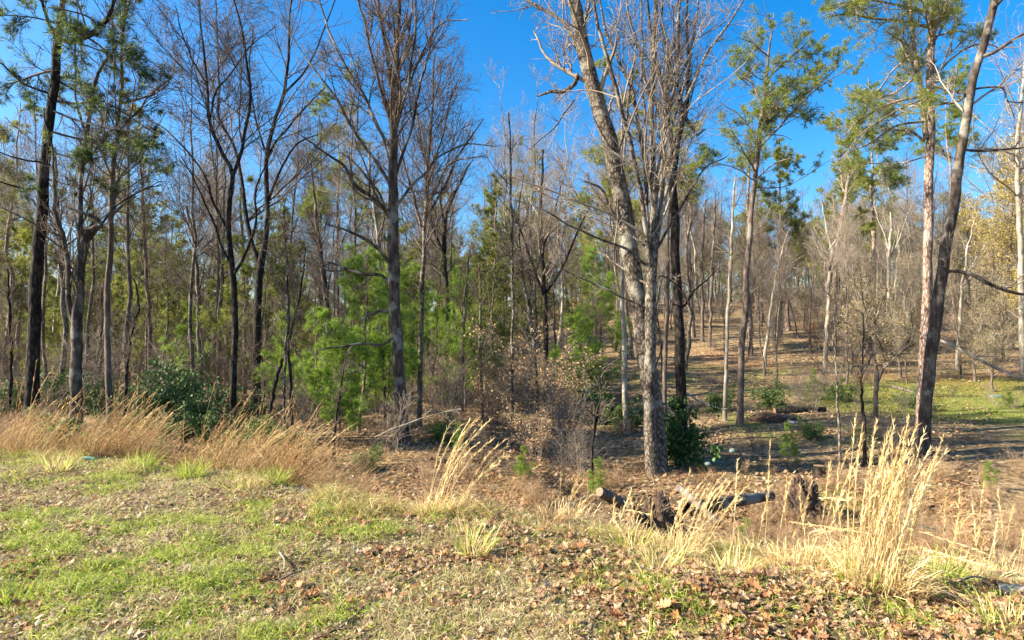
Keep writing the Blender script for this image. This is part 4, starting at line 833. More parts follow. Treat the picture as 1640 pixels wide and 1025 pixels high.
FINE = [shrub_proto(440 + i, 'twiggy_sapling', 'sapling', [2.6, 2.0][i], 7, ['twig_pale', 'twig'][i], None, (3, 30), 90, 300, .011, rmin=.0035) for i in range(2)]
for i in range(64):
    if i < 12: px = rng.uniform(740, 1000); Y = rng.uniform(13.5, 26)
    elif i < 40: px = rng.uniform(430, 740); Y = rng.uniform(14.5, 28)
    else: px = rng.uniform(1080, 1660); Y = rng.uniform(17, 30)
    x = (px - 820) / F * Y; k = rng.integers(0, 2)
    put(FINE[k], x, Y, ['tall', 'low'][k] + ' finely twigged pale sapling ' + where(x, Y), 'finely twigged saplings', rng.uniform(.4, .95) * (.7 if i >= 40 else 1), lean=.08)
for i in range(30):
    Y = rng.uniform(7.4, 9.9); x = (rng.uniform(900, 1360) - 820) / F * Y; k = int(rng.choice([0, 2]))
    put(BRUSH[k], x, Y, ['rusty', '', 'wiry'][k] + ' dry brush before the log, ' + where(x, Y).split(',')[0], 'brush before the log', rng.uniform(.3, .55))
for i in range(22):
    px = rng.uniform(-30, 480); Y = rng.uniform(11.5, 15.5); x = (px - 820) / F * Y
    if i % 3: put(GREEN, x, Y, 'low green shrub behind the tall dry grass, ' + where(x, Y).split(',')[0], 'green shrubs behind the dry grass', rng.uniform(.45, .9))
    else: put(BRUSH[1], x, Y, 'tangled dry brush behind the tall dry grass, ' + where(x, Y).split(',')[0], 'brush behind the dry grass', rng.uniform(.6, 1.))
for i in range(40):
    px = rng.uniform(1080, 1680); Y = rng.uniform(9.5, 17.5); x = (px - 820) / F * Y; k = i % 3
    if abs(px - 1190) < 50 and Y < 12: continue
    put(BRUSH[k], x, Y, ['rusty', 'tangled', 'wiry'][k] + ' dry brush in the right hollow, ' + where(x, Y).split(',')[0], 'brush in the right hollow', rng.uniform(.25, .6))
for i in range(82):
    if i < 66: q = rng.uniform(-.55, .85); Y = float(lip(q * 8)) + rng.uniform(2.6, 9)
    else: q = rng.uniform(-.25, .2); Y = rng.uniform(12.5, 26)
    if .2 < q < .36 and 9.5 < Y < 13: Y += 4
    k = rng.integers(0, 3); x = q * Y
    z = 'below the bank at left' if q < -.25 else ('in the hollow at centre' if q < .15 else 'in the hollow at right')
    put(BRUSH[k], x, Y, ['rusty dry brush ', 'tall tangled dry brush ', 'low wiry dry brush '][k] + where(x, Y), ['rusty', 'tall tangled', 'low wiry'][k] + ' brush ' + z, rng.uniform(.3, .7))

# ------------------------------------------------------------------ dry grass clumps
STRAW = [(.82, .65, .32), (.72, .54, .26), (.88, .74, .44), (.62, .44, .20)]
STRAW_B = [(.46, .27, .12), (.56, .36, .17), (.34, .20, .09), (.64, .45, .23)]
def stalks(r, n, h, lean, curve, pal, spread=.12, fan=.12, K=9, r0=.0028, fuzz=26, fl=.05):
    """returns list of (stem points, radii, colour, fuzz geometry)"""
    out = []
    for i in range(n):
        a = r.uniform(0, 2 * pi); b = np.array([cos(a), sin(a), 0]) * spread * r.random() ** .5
        L = h * r.uniform(.65, 1.1); brk = r.random() < .18; bk = r.integers(3, 6); d = nrm(np.array([lean[0], lean[1], 1.]) + r.normal(size=3) * fan * (2.2 if brk else 1))
        p = [b]; 
        for k in range(1, K):
            d = nrm(d + curve * np.array([lean[0], lean[1] * .5, -.22]) * (k / K) ** 1.6 + r.normal(size=3) * .03)
            if brk and k == bk: d = nrm(d + np.array([r.normal() * .8, r.normal() * .8, -1.1]))
            p.append(p[-1] + d * L / (K - 1))
        p = np.array(p); c = pick(r, 1, pal)[0] * r.uniform(.8, 1.15)
        out.append((p, r0 * np.linspace(1, .45, K), c))
    return out
def stalk_geo(g, r, p, R, c, fuzz, fl, m=0, tstart=.45):
    g.tubes(p[None], R[None], 3, c)
    K = len(p); t = r.uniform(tstart, .99, fuzz) * (K - 1); i = t.astype(int); f = (t - i)[:, None]
    pos = p[i] * (1 - f) + p[i + 1] * f; d = nrm(p[i + 1] - p[i])
    tufts(g, r, pos, d * 1.6, 1, fl, .0065, np.repeat(c[None] * 1.05, fuzz, 0), .45)
def base_blades(g, r, n, h, pal, spread=.14, w=.006, lean=(.2, 0), flop=.8):
    a = r.uniform(0, 2 * pi, n); b = np.stack([np.cos(a), np.sin(a), a * 0], 1) * (spread * r.random(n) ** .5)[:, None]
    d = nrm(np.stack([np.cos(a) * .6 + lean[0], np.sin(a) * .6 + lean[1], np.full(n, 1.1)], 1) + r.normal(size=(n, 3)) * .35)
    L = (h * r.uniform(.35, 1.1, n))[:, None]
    s = nrm(np.cross(d, np.array([0, 0, 1.]) + r.normal(size=(n, 3)) * .3)) * w * .5
    p1 = b + d * L * .4; p2 = p1 + nrm(d + np.array([0, 0, -.35 * flop])) * L * .35; p3 = p2 + nrm(d + np.array([0, 0, -1.0 * flop])) * L * .3
    v = np.stack([b - s, b + s, p1 + s, p1 - s, p2 + s * .7, p2 - s * .7, p3], 1).reshape(-1, 3)
    o = np.arange(n)[:, None] * 7
    c = pick(r, n, pal) * r.uniform(.8, 1.2, (n, 1))
    q = np.concatenate([o + np.array([[0, 1, 2, 3]]), o + np.array([[3, 2, 4, 5]])]); t = o + np.array([[5, 4, 6]])
    n0 = g.n; g.add(v, q, np.repeat(c, 7, axis=0)); g.f[3].append(t + n0); g.m[3].append(np.zeros(len(t), int))
def straw_clump(label, px, Y, n, h, lean, curve, pal=STRAW, seed=0, spread=.12, fan=.12, nb=160, bh=.35, group=None, bpal=None, r0=.0028):
    r = np.random.default_rng(seed + 900)
    x = (px - 820) / F * Y
    root = thing('dry_grass_clump', label, 'dry grass', (x, Y, float(H(x, Y)) - .02), group)
    for (p, R, c) in stalks(r, n, h, lean, curve, pal, spread, fan, r0=r0):
        g = Geo(); stalk_geo(g, r, p, R, c, 55, .05); g.obj('stalk', 'straw', root)
    g = Geo(); base_blades(g, r, nb, bh, bpal or pal, spread * 1.2, lean=(lean[0] * .5, 0)); o = g.obj('blades', 'straw', root, smooth=False); o['kind'] = 'stuff'
    return root
straw_clump('tallest thick golden clump of dry grass, bowed to the right, lower right', 1395, 4.0, 64, 1.02, (.26, .1), .20, seed=1, spread=.17, fan=.08, nb=420, bh=.38, r0=.0034)
straw_clump('thin dry grass clump left of the tallest golden clump', 1305, 4.7, 9, .95, (.22, 0), .22, seed=2, spread=.18, nb=260, bh=.30)
straw_clump('few dry stalks standing at the left of the lower-right clumps', 1252, 4.9, 5, .82, (.10, 0), .25, seed=3, spread=.10, nb=200, bh=.28)
straw_clump('fanned dry grass clump in front of the uprooted stump', 1085, 5.1, 20, .72, (.38, .1), .28, seed=4, spread=.15, fan=.14, nb=260, bh=.26)
straw_clump('arching dry grass clump left of the photo centre, standing on the bank', 697, 5.75, 15, .95, (.30, 0), .42, seed=5, spread=.13, fan=.10, nb=160, bh=.28)
straw_clump('two-stalk dry grass on the bank just right of the arching clump', 740, 5.8, 7, .80, (.42, 0), .40, seed=6, spread=.08, nb=90, bh=.22)
straw_clump('dry grass clump lying over to the right at the edge of the left thicket', 385, 7.9, 18, .95, (.75, 0), .18, seed=7, spread=.10, fan=.10, nb=140, bh=.4)
straw_clump('sparse dry stalks right of the tallest golden clump', 1522, 4.9, 8, .72, (.16, 0), .28, seed=8, spread=.20, nb=160, bh=.28)
straw_clump('short dry stalks near the right edge', 1612, 5.6, 7, .75, (.12, 0), .3, seed=9, spread=.18, nb=120, bh=.3)
straw_clump('dry stalks beside the small pine at the right edge', 1570, 6.4, 6, .65, (.2, 0), .3, seed=10, spread=.2, nb=120, bh=.3)
straw_clump('single tall upright dry stalks by the pine seedling', 1190, 5.6, 4, .95, (.06, 0), .06, seed=11, spread=.25, fan=.1, nb=120, bh=.22)
straw_clump('short scattered dry stalks at the stump end of the fallen log', 985, 5.7, 9, .48, (.10, 0), .1, seed=12, spread=.35, fan=.18, nb=200, bh=.2)
straw_clump('thin pale dry stalks slanting right left of the cut log', 905, 6.0, 6, .5, (.35, 0), .15, seed=13, spread=.25, fan=.2, nb=160, bh=.2)
def clump_proto(seed, n, h, lean, pal, nb=90):
    r = np.random.default_rng(seed)
    root = thing('tall_grass_clump', 'x', 'dry grass')
    g = Geo()
    for (p, R, c) in stalks(r, n, h, lean, .26, pal, .26, .2, K=7, r0=.0022): stalk_geo(g, r, p, R, c, 20, .05, tstart=.4)
    o = g.obj('stalks', 'straw', root); o['kind'] = 'stuff'
    g = Geo(); base_blades(g, r, nb, h * .5, [(.34, .20, .09), (.44, .27, .13), (.24, .15, .07), (.28, .26, .08)], .2, .007, (.3, 0)); o = g.obj('blades', 'straw', root, smooth=False); o['kind'] = 'stuff'
    return root
TG = [clump_proto(500 + i, 26, [1.05, .9, 1.15, .75][i], [(.55, .05), (.75, .1), (.4, 0), (.6, -.1)][i], [STRAW[1:2] + STRAW_B, STRAW_B, STRAW[:2] + STRAW_B, STRAW_B[:3]][i]) for i in range(4)]
GN = ['tall straw-coloured', 'brown sloping', 'tallest pale', 'short brown']
for i in range(122):
    if i < 90: px = rng.uniform(-20, 450); Y = float(lip((px - 820) / F * 9)) + rng.uniform(-.1, 2.8)
    elif i < 104: px = rng.uniform(380, 560); Y = float(lip((px - 820) / F * 8)) + rng.uniform(.2, 3.)
    else: px = rng.uniform(1000, 1660); Y = rng.uniform(6.6, 10.5)
    x = (px - 820) / F * Y; k = rng.integers(0, 4)
    z = 'in the windblown bank of grass at left' if px < 350 else ('right of the windblown bank of grass' if px < 600 else 'in the hollow at lower right')
    put(TG[k], x, Y, GN[k] + ' grass clump ' + where(x, Y), GN[k] + ' clumps ' + z, rng.uniform(.4, 1.2) * (1 if i < 104 else .5), rz=rng.normal() * .45)

# ------------------------------------------------------------------ fallen wood
def log(name, label, cat, a, b, ra, rb, bark_m, knots=0, cut=(True, True), seed=0, bend=.03, cutmat='cutwood', snap=False):
    r = np.random.default_rng(seed + 700); a = np.array(a, float); b = np.array(b, float)
    if snap: a[2] = float(H(a[0], a[1])) + ra * .75; b[2] = float(H(b[0], b[1])) + rb * .75
    K = 16; t = np.linspace(0, 1, K)[:, None]; p = a * (1 - t) + b * t + (r.normal(size=3) * np.array([1, 1, .2]) * bend * np.linalg.norm(b - a)) * np.sin(pi * t)
    R = ra * (1 - t[:, 0]) + rb * t[:, 0]; R = R * (1 + .04 * r.normal(size=K))
    root = thing(name, label, cat, a)
    g = Geo(); g.tubes(p[None] - a, R[None], 14, lump=.05); g.obj('bark', bark_m, root)
    for e, (q, d, rad) in enumerate([(p[0], nrm(p[0] - p[1]), R[0]), (p[-1], nrm(p[-1] - p[-2]), R[-1])]):
        if not cut[e]: continue
        u = nrm(np.cross(d, [0, 0, 1.01])); v = np.cross(d, u)
        ang = np.arange(14) * 2 * pi / 14
        rings = [q - a + d * .004 + rad * .97 * (np.cos(ang)[:, None] * u + np.sin(ang)[:, None] * v), q - a + d * (.012) + rad * .6 * (np.cos(ang)[:, None] * u + np.sin(ang)[:, None] * v)]
        g = Geo(); vv = np.concatenate(rings + [[q - a + d * .008]])
        g.add(vv, [[j, (j + 1) % 14, 14 + (j + 1) % 14, 14 + j] for j in range(14)]); g.f[3].append(np.array([[14 + j, 14 + (j + 1) % 14, 28] for j in range(14)])); g.m[3].append(np.zeros(14, int))
        g.obj('cut_face', cutmat, root)
    return root
def G(px, py, Y, dz=0): return P(px, py, Y)
log('fallen_log', 'short cut log with its pale sawn end facing the camera, left of the uprooted stump', 'log', P(960, 788, 9.2), P(996, 808, 9.7), .075, .085, 'bark_brown', seed=1, cut=(True, False))
log('fallen_log', 'long dark log lying to the right of the uprooted stump', 'log', P(1100, 816, 10.2), P(1235, 794, 12.), .12, .09, 'bark_mix', seed=2, cut=(False, False))
log('fallen_log', 'thin pale barkless log slanting down in front of the long dark log', 'log', P(1086, 780, 9.4), P(1150, 838, 8.2), .05, .04, 'bark_brown', seed=3)
log('fallen_log', 'mossy grey log across the bare hollow near centre', 'log', P(800, 828, 9.2), P(905, 822, 9.6), .07, .06, 'bark_mix', snap=True, seed=4)
log('fallen_log', 'thin log lying on the slope right of the red earth mound', 'log', P(1330, 540, 47), P(1405, 541, 47), .25, .14, 'bark_dark', snap=True, seed=5)
log('fallen_log', 'grey log on the lawn edge below the hanging limb at right', 'log', P(1470, 607, 27), P(1425, 604, 28), .10, .07, 'bark_grey', snap=True, seed=6)
log('fallen_log', 'dark rotting log on the shaded ground right of the slender pine', 'log', P(1240, 628, 23), P(1320, 636, 23.5), .13, .1, 'bark_dark', snap=True, seed=7)
log('fallen_log', 'weathered plank-like log at the right edge of the foreground', 'log', P(1596, 925, 4.1), P(1720, 940, 3.95), .035, .04, 'bark_pale', snap=True, seed=8, cut=(False, False))
log('fallen_log', 'pale fallen pole on the leaf litter at the foot of the slender pine', 'log', P(1100, 690, 17), P(1160, 702, 16.5), .035, .03, 'bark_pale', snap=True, seed=9)
log('tree_stump', 'small dark sawn stump in the hollow at right', 'stump', [*P(1311, 726, 15.)[:2], float(H(P(1311, 726, 15.)[0], 15)) - .1], [*P(1311, 700, 15.)[:2], float(H(P(1311, 726, 15.)[0], 15)) + .30], .17, .14, 'bark_dark', seed=10, bend=0, cut=(False, True))
def limb(label, pts, Y, dy, bark_m, seed, rmin=.006, ntw=12):
    r = np.random.default_rng(seed + 600)
    w = world_poly(pts, Y, dy, r, wob=.03); root = thing('fallen_branch', label, 'branch', w[0, :3]); o3 = w[0, :3].copy()
    g = Geo(); g.tubes(w[None, :, :3] - o3, w[None, :, 3], 8, lump=.04); g.obj('stem', bark_m, root)
    c = catmull(w, 12)
    A, AR = grow(r, c[None, :, :3], c[None, :, 3], ntw, .1, 1, (25, 60), lr=.22, K=6, wig=.15, up=.02, rr=.5, rmin=rmin)
    B, BR = grow(r, A, AR, ntw * 3, .2, 1, (25, 60), lr=.45, K=4, wig=.15, up=.0, rr=.6, rmin=rmin * .7)
    g = Geo(); g.tubes(A - o3, AR, 4); g.tubes(B - o3, BR, 3); o = g.obj('side_twigs', bark_m, root); o['kind'] = 'stuff'
limb('long pale dead limb hanging down to the right beside the dark leaning trunk', [(1506, 545, 5), (1530, 556, 6), (1560, 572, 6), (1600, 592, 6), (1660, 618, 5), (1720, 650, 4)], 18.3, -1.5, 'bark_pale', 1)
limb('pale dead stick slanting in the thicket below the green shrub at centre', [(600, 700, 1.6), (640, 682, 1.5), (700, 662, 1.2), (740, 655, 1)], 14, -.5, 'bark_pale', 2, ntw=5)
limb('pale fallen branch lying across the hollow left of the cut log', [(880, 838, 3), (920, 806, 3), (955, 790, 2)], 8.2, .4, 'bark_pale', 3, ntw=6)
limb('thin white branch reaching down right of the dark rough trunk', [(1100, 630, 3), (1120, 642, 3), (1145, 652, 2), (1165, 655, 1.5)], 17, -.5, 'bark_pale', 4, ntw=5)
# uprooted stump with its plate of soil and roots
def root_plate(label, px, py, Y, w, h, mat, seed, cat='uprooted stump', nroots=22, name='uprooted_stump'):
    r = np.random.default_rng(seed + 800); c = P(px, py, Y)
    gz = float(H(c[0], Y)); h = max(c[2] - gz, .4) if h is None else h
    root = thing(name, label, cat, (c[0], Y, gz - .1))
    nu, nv = 64, 40
    u = np.linspace(0, 2 * pi, nu, endpoint=False); v = np.linspace(0, 1, nv)
    U, V = np.meshgrid(u, v)
    rad = np.sin(V * pi * .5 + .02)
    x = rad * np.cos(U) * w; z = np.cos(V * pi * .5) * h; y = rad * np.sin(U) * w * .55
    nn = fbm(x * 3 + 50, z * 3 + y * 3, .8, seed) + .5 * fbm(x * 9 + 7, z * 9 + y * 7, .8, seed + 3)
    th = np.stack([np.sin(V * 1.5) * np.cos(U), np.sin(V * 1.5) * np.sin(U), np.cos(V * 1.5)]); q1 = fbm(th[0] * 3 + th[1] * 2 + 9, th[2] * 3 - th[1] * 2 + 5, 1., seed); q2 = fbm(th[0] * 11 + th[1] * 7 + 9, th[2] * 11 - th[1] * 8 + 5, 1., seed + 2, 4); k = .45 + .6 * q1 + .55 * (q2 - .5); vv = np.stack([x * k, y * k, z * k], -1).reshape(-1, 3)
    i = (np.arange(nv - 1)[:, None] * nu + np.arange(nu)[None]); j = (np.arange(nv - 1)[:, None] * nu + (np.arange(nu)[None] + 1) % nu)
    g = Geo(); g.add(vv, np.stack([i.ravel(), j.ravel(), (j + nu).ravel(), (i + nu).ravel()], 1)); g.obj('soil_plate', mat, root)
    for q in range(nroots):
        a = r.uniform(0, pi); b = np.array([cos(a) * w * .6, -w * .35 * r.random(), sin(a) * h * .7])
        d = nrm(np.array([cos(a), -.6 * r.random(), sin(a) * .9 + .1]) + r.normal(size=3) * .3); p = [b]
        L = w * r.uniform(.3, 1.0)
        for _ in range(6): d = nrm(d + r.normal(size=3) * .25); p.append(p[-1] + d * L / 6)
        g = Geo(); g.tubes(np.array(p)[None], (np.linspace(1, .2, 7) * r.uniform(.004, .02) * w)[None], 5); g.obj('root', 'bark_brown', root)
root_plate('dark uprooted stump with tangled roots below the maple', 1052, 768, 9.7, .62, None, 'soil', 1, nroots=60)
root_plate('dark mound of roots and soil left of the tallest golden clump', 1285, 742, 12.8, .55, None, 'soil', 2, nroots=40)
root_plate('red-earth root mound of a tree blown over on the hillside', 1312, 530, 47, 1.0, None, 'clay', 3)
root_plate('low dark brush heap on the shaded ground right of the slender pine', 1235, 640, 22, 1.1, .4, 'soil', 4, 'brush heap', 30, 'brush_heap')
# small litter
def lump(name, label, cat, c, s, mat, seed=0, sq=(1, 1, 1)):
    r = np.random.default_rng(seed + 820); nu, nv = 14, 9
    U, V = np.meshgrid(np.linspace(0, 2 * pi, nu, endpoint=False), np.linspace(0, pi, nv))
    d = np.stack([np.sin(V) * np.cos(U), np.sin(V) * np.sin(U), np.cos(V)], -1)
    k = 1 + .35 * (fbm(d[..., 0] * 2 + seed, d[..., 1] * 2 + d[..., 2] * 2, 1., seed) - .5)
    vv = (d * k[..., None] * s * np.array(sq)).reshape(-1, 3)
    i = (np.arange(nv - 1)[:, None] * nu + np.arange(nu)[None]); j = (np.arange(nv - 1)[:, None] * nu + (np.arange(nu)[None] + 1) % nu)
    g = Geo(); g.add(vv, np.stack([i.ravel(), j.ravel(), (j + nu).ravel(), (i + nu).ravel()], 1))
    o = g.obj(name, mat, None, loc=c); tag(o, label, cat)
lump('stone', 'round pale greenish stone on the leaf litter behind the dry grass', 'stone', P(1173, 722, 14.6), .075, 'stone', 1, (1, 1, .8))
lump('stone', 'small pale teal stone at the foot of the dark rough trunk', 'stone', P(1134, 743, 13.6), .06, 'stone', 2, (1.2, 1, .7))
lump('stone', 'flat pale stone on the lawn near the hanging limb', 'stone', [*P(1595, 600, 26)[:2], float(H(P(1595, 600, 26)[0], 26)) + .02], .2, 'stone', 3, (1.6, 1, .4))
lump('white_litter', 'scrap of white litter on the small bushy pine at right', 'litter', P(1268, 676, 16.1), .05, 'white', 5, (1.3, 1, .6))
g = Geo()
t = np.linspace(0, 1, 9); ww = .05 * np.sin(pi * np.clip(t, .03, 1)) ** .7
v = np.concatenate([np.stack([t * .20, ww * .5, .012 * np.sin(t * 5) + .006 * np.ones(9)], 1), np.stack([t * .20, -ww * .5, .02 + .02 * np.sin(t * 7)], 1), np.stack([t * .20, ww * .5, .012 * np.sin(t * 5)], 1), np.stack([t * .20, -ww * .5, .014 + .02 * np.sin(t * 7)], 1)])
g.add(v, [[i, i + 1, 10 + i, 9 + i] for i in range(8)] + [[18 + i, 27 + i, 28 + i, 19 + i] for i in range(8)] + [[i, 18 + i, 19 + i, i + 1] for i in range(8)] + [[9 + i, 10 + i, 28 + i, 27 + i] for i in range(8)])
Yt = 7.9; xt = (132 - 820) / F * Yt
o = g.obj('plastic_scrap', 'teal', None, loc=(xt, Yt, float(H(xt, Yt)) + .06)); o.rotation_euler = (radians(25), 0, .2); tag(o, 'teal plastic scrap lying in the grass at left', 'litter')

# ------------------------------------------------------------------ fallen leaves and turf in the foreground
def oak_leaf(seed, L=.13):
    """lobed, curled leaf: centre line plus scalloped edge, thin but closed"""
    r = np.random.default_rng(seed); n = 9; t = np.linspace(0, 1, n)
    w = L * (.10 + .28 * np.sin(pi * np.clip(t, 0, 1)) ** .8) * np.where(np.arange(n) % 2 == 0, .62, 1.15); w[0] = w[-1] = .004
    cu = r.uniform(.1, .5); tw = r.uniform(-.6, .6)
    def pt(tt, s, ww): 
        z = L * cu * (tt - .5) ** 2 * 1.6 + abs(s) * ww * r.uniform(.25, .9) + .01
        return [L * (tt - .5) + .15 * L * abs(s) , s * ww, z + tw * s * ww]
    ctr = [pt(a, 0, 0) for a in t]; le = [pt(a, 1, b) for a, b in zip(t, w)]; ri = [pt(a, -1, b) for a, b in zip(t, w)]
    v = np.array(ctr + le + ri)
    f = [[i, i + 1, n + i + 1, n + i] for i in range(n - 1)] + [[i + 1, i, 2 * n + i, 2 * n + i + 1] for i in range(n - 1)]
    return v, np.array(f)
LV = [oak_leaf(i) for i in range(8)]
LC = [(.38, .19, .085), (.46, .27, .13), (.28, .15, .08), (.52, .37, .22), (.20, .11, .06), (.42, .20, .075), (.50, .36, .22), (.34, .22, .13)]
LM = []
for i, (v, f) in enumerate(LV):
    g = Geo(); g.add(v, f, LC[i]); LM.append(g.mesh('fallen_leaf', 'leaf', False))
def leafmask(x, y):
    l = lip(x) - y
    m = sst(.45, .6, fbm(x, y, .8, 60)) * .45 * sst(-.2, .3, l)
    m = m + 1.1 * np.exp(-((l - 1.0) / .5) ** 2) * sst(-2.6, -1.2, x) * (1 - sst(.8, 1.6, x)) * sst(.35, .5, fbm(x, y, .6, 61))
    m = m + 1.6 * sst(.2, .9, x) * sst(5.0, 4.2, y) * sst(.22, .42, fbm(x, y, .7, 62)) * sst(2.6, 3.1, y)
    m = m + .6 * sst(-3.8, -2.6, x) * (1 - sst(-1.5, -1, x)) * np.exp(-((l - .7) / .5) ** 2)
    return np.clip(m, 0, 1)
def sample(n, x0, x1, y0, y1, mask, cull=True):
    xs = []; ys = []; tot = 0
    while tot < n:
        m = n * 3
        # denser close to the camera, where each piece shows larger
        y = y0 * (y1 / y0) ** rng.random(m); x = rng.uniform(x0, x1, m) * (y / y1)
        k = rng.random(m) < mask(x, y); xs.append(x[k]); ys.append(y[k]); tot += k.sum()
        if tot == 0 and len(xs) > 8: break
    return np.concatenate(xs)[:n], np.concatenate(ys)[:n]
x, y = sample(300, -1.6, 4.2, 2.75, 4.9, leafmask)
for i in range(len(x)):
    o = bpy.data.objects.new('fallen_leaf', LM[i % 8]); COL.objects.link(o); o.parent = GROUND
    o.location = (x[i], y[i], float(H(x[i], y[i])) + rng.uniform(-.004, .02)); o.rotation_euler = (rng.normal() * .35, rng.normal() * .35, rng.uniform(0, 6.28)); s = rng.uniform(.35, .85); o.scale = (s, s * rng.uniform(.55, 1.1), s)
# smaller, joined litter of the foreground
def litter(name, n, x0, x1, y0, y1, mask, s0, s1, pal, dark=1., zoff=.0, parent=None):
    x, y = sample(n, x0, x1, y0, y1, mask); z = H(x, y)
    g = Geo()
    for q in range(8):
        k = np.arange(q, n, 8); v, f = LV[q]; v = v[::1]
        a = rng.uniform(0, 2 * pi, len(k)); tx, ty = rng.normal(size=(2, len(k))) * .5; s = rng.uniform(s0, s1, len(k))
        # leaf local frame
        ex = np.stack([np.cos(a), np.sin(a), tx], 1); ex = nrm(ex); ey = nrm(np.stack([-np.sin(a), np.cos(a), ty], 1)); ez = np.cross(ex, ey)
        vv = (v[None, :, 0:1] * ex[:, None] + v[None, :, 1:2] * ey[:, None] + v[None, :, 2:3] * ez[:, None]) * s[:, None, None] + np.stack([x[k], y[k], z[k] + rng.uniform(0, .02, len(k)) + zoff], 1)[:, None]
        ff = (f[None] + (np.arange(len(k)) * len(v))[:, None, None]).reshape(-1, 4)
        c = pick(rng, len(k), pal) * rng.uniform(.7, 1.25, (len(k), 1))
        g.add(vv.reshape(-1, 3), ff, np.repeat(c, len(v), axis=0))
    o = g.obj(name, 'leaf', parent, smooth=False); o['kind'] = 'stuff'
    return o
o = litter('leaf_litter', 5500, -6.4, 6.4, 2.6, 7.4, leafmask, .16, .5, LC); tag(o, 'brown oak leaf litter scattered over the grassy bank', 'leaf litter')
# leaf fragments: simple curled quads, on turf and on the forest floor
def chips(name, label, n, x0, x1, y0, y1, mask, s0, s1, pal, zj=.02):
    x, y = sample(n, x0, x1, y0, y1, mask); z = H(x, y) + rng.uniform(.003, zj, n)
    a = rng.uniform(0, 2 * pi, n); d = nrm(np.stack([np.cos(a), np.sin(a), rng.normal(size=n) * .45], 1)); s = nrm(np.stack([-np.sin(a), np.cos(a), rng.normal(size=n) * .45], 1))
    l = rng.uniform(s0, s1, n)[:, None]; p = np.stack([x, y, z], 1); w = rng.uniform(.2, .42, (n, 1))
    v = np.stack([p - d * l * .5, p + s * l * w, p + d * l * .5 + np.array([0, 0, 1]) * l * .15, p - s * l * w], 1).reshape(-1, 3)
    c = pick(rng, n, pal) * rng.uniform(.65, 1.3, (n, 1))
    g = Geo(); g.add(v, np.arange(4 * n).reshape(-1, 4), np.repeat(c, 4, axis=0)); o = g.obj(name, 'leaf', None, smooth=False); tag(o, label, 'leaf litter', kind='stuff')
TAN = [(.48, .36, .22), (.54, .43, .28), (.38, .26, .15), (.26, .15, .08), (.58, .50, .36)]
chips('leaf_fragments', 'crumbled pale leaf bits lying through the turf', 26000, -8, 8, 2.5, 8.5, lambda x, y: .5 * sst(.4, .6, fbm(x, y, .7, 70)) * sst(-.2, .4, lip(x) - y) + .2, .014, .058, TAN + LC[:4])
chips('forest_leaf_litter', 'carpet of brown leaves on the forest floor', 42000, -26, 32, 8, 42, lambda x, y: .3 + .7 * sst(.4, .6, fbm(x, y, 1.4, 71)) * sst(.5, 2, y - lip(x)), .05, .15, LC + TAN[:3], .05)
# turf blades
def blades(name, label, n, x0, x1, y0, y1, mask, h0, h1, w0, w1, pal, flat=.3, lean=(.25, 0), parent=None):
    x, y = sample(n, x0, x1, y0, y1, mask); z = H(x, y) - .004
    a = rng.uniform(0, 2 * pi, n); up = rng.uniform(flat, 1.3, n)
    d = nrm(np.stack([np.cos(a) * .8 + lean[0], np.sin(a) * .8 + lean[1], up], 1)); L = rng.uniform(h0, h1, n)[:, None] * (.35 + 1.3 * vnoise(x, y, .22, 80))[:, None]
    s = nrm(np.cross(d, nrm(rng.normal(size=(n, 3)) + np.array([0, 0, .8])))) * rng.uniform(w0, w1, n)[:, None] * .5
    p = np.stack([x, y, z], 1); p1 = p + d * L * .55; p2 = p1 + nrm(d + np.array([.15, 0, -.7])) * L * .45
    v = np.stack([p - s, p + s, p1 + s * .8, p1 - s * .8, p2], 1).reshape(-1, 3); o5 = np.arange(n)[:, None] * 5
    c = pick(rng, n, pal) * rng.uniform(.75, 1.25, (n, 1))
    g = Geo(); g.add(v, o5 + np.array([[0, 1, 2, 3]]), np.repeat(c, 5, axis=0)); g.f[3].append(o5 + np.array([[3, 2, 4]])); g.m[3].append(np.zeros(n, int))
    o = g.obj(name, 'grass', parent, smooth=False); tag(o, label, 'grass', kind='stuff')
GR = [(.30, .40, .045), (.44, .50, .08), (.18, .26, .035), (.48, .49, .13)]
TH = [(.62, .51, .29), (.50, .38, .20), (.78, .69, .45), (.28, .19, .10), (.42, .40, .17)]
edge = lambda x, y: sst(-.5, .2, lip(x) - y)
green = lambda x, y: edge(x, y) * (sst(.51, .60, fbm(x, y, .9, 90)) * sst(.44, .58, fbm(x, y, .3, 91)) * (.3 + .7 * sst(.5, -2, x)) + .09 + .5 * sst(.8, .2, lip(x) - y) * sst(-2.5, -4, x))
blades('short_grass', 'patchy bright green short grass on the bank', 52000, -8.4, 8.4, 2.4, 9.5, green, .03, .13, .003, .007, GR, lean=(.35, 0))
blades('thatch', 'flattened dead tan grass covering the bank', 82000, -8.4, 8.4, 2.4, 9.5, lambda x, y: edge(x, y) * (.4 + .6 * sst(.62, .45, fbm(x, y, .9, 90))) * (1 - .75 * leafmask(x, y)), .03, .11, .0025, .006, TH, flat=.0, lean=(.3, -.1))
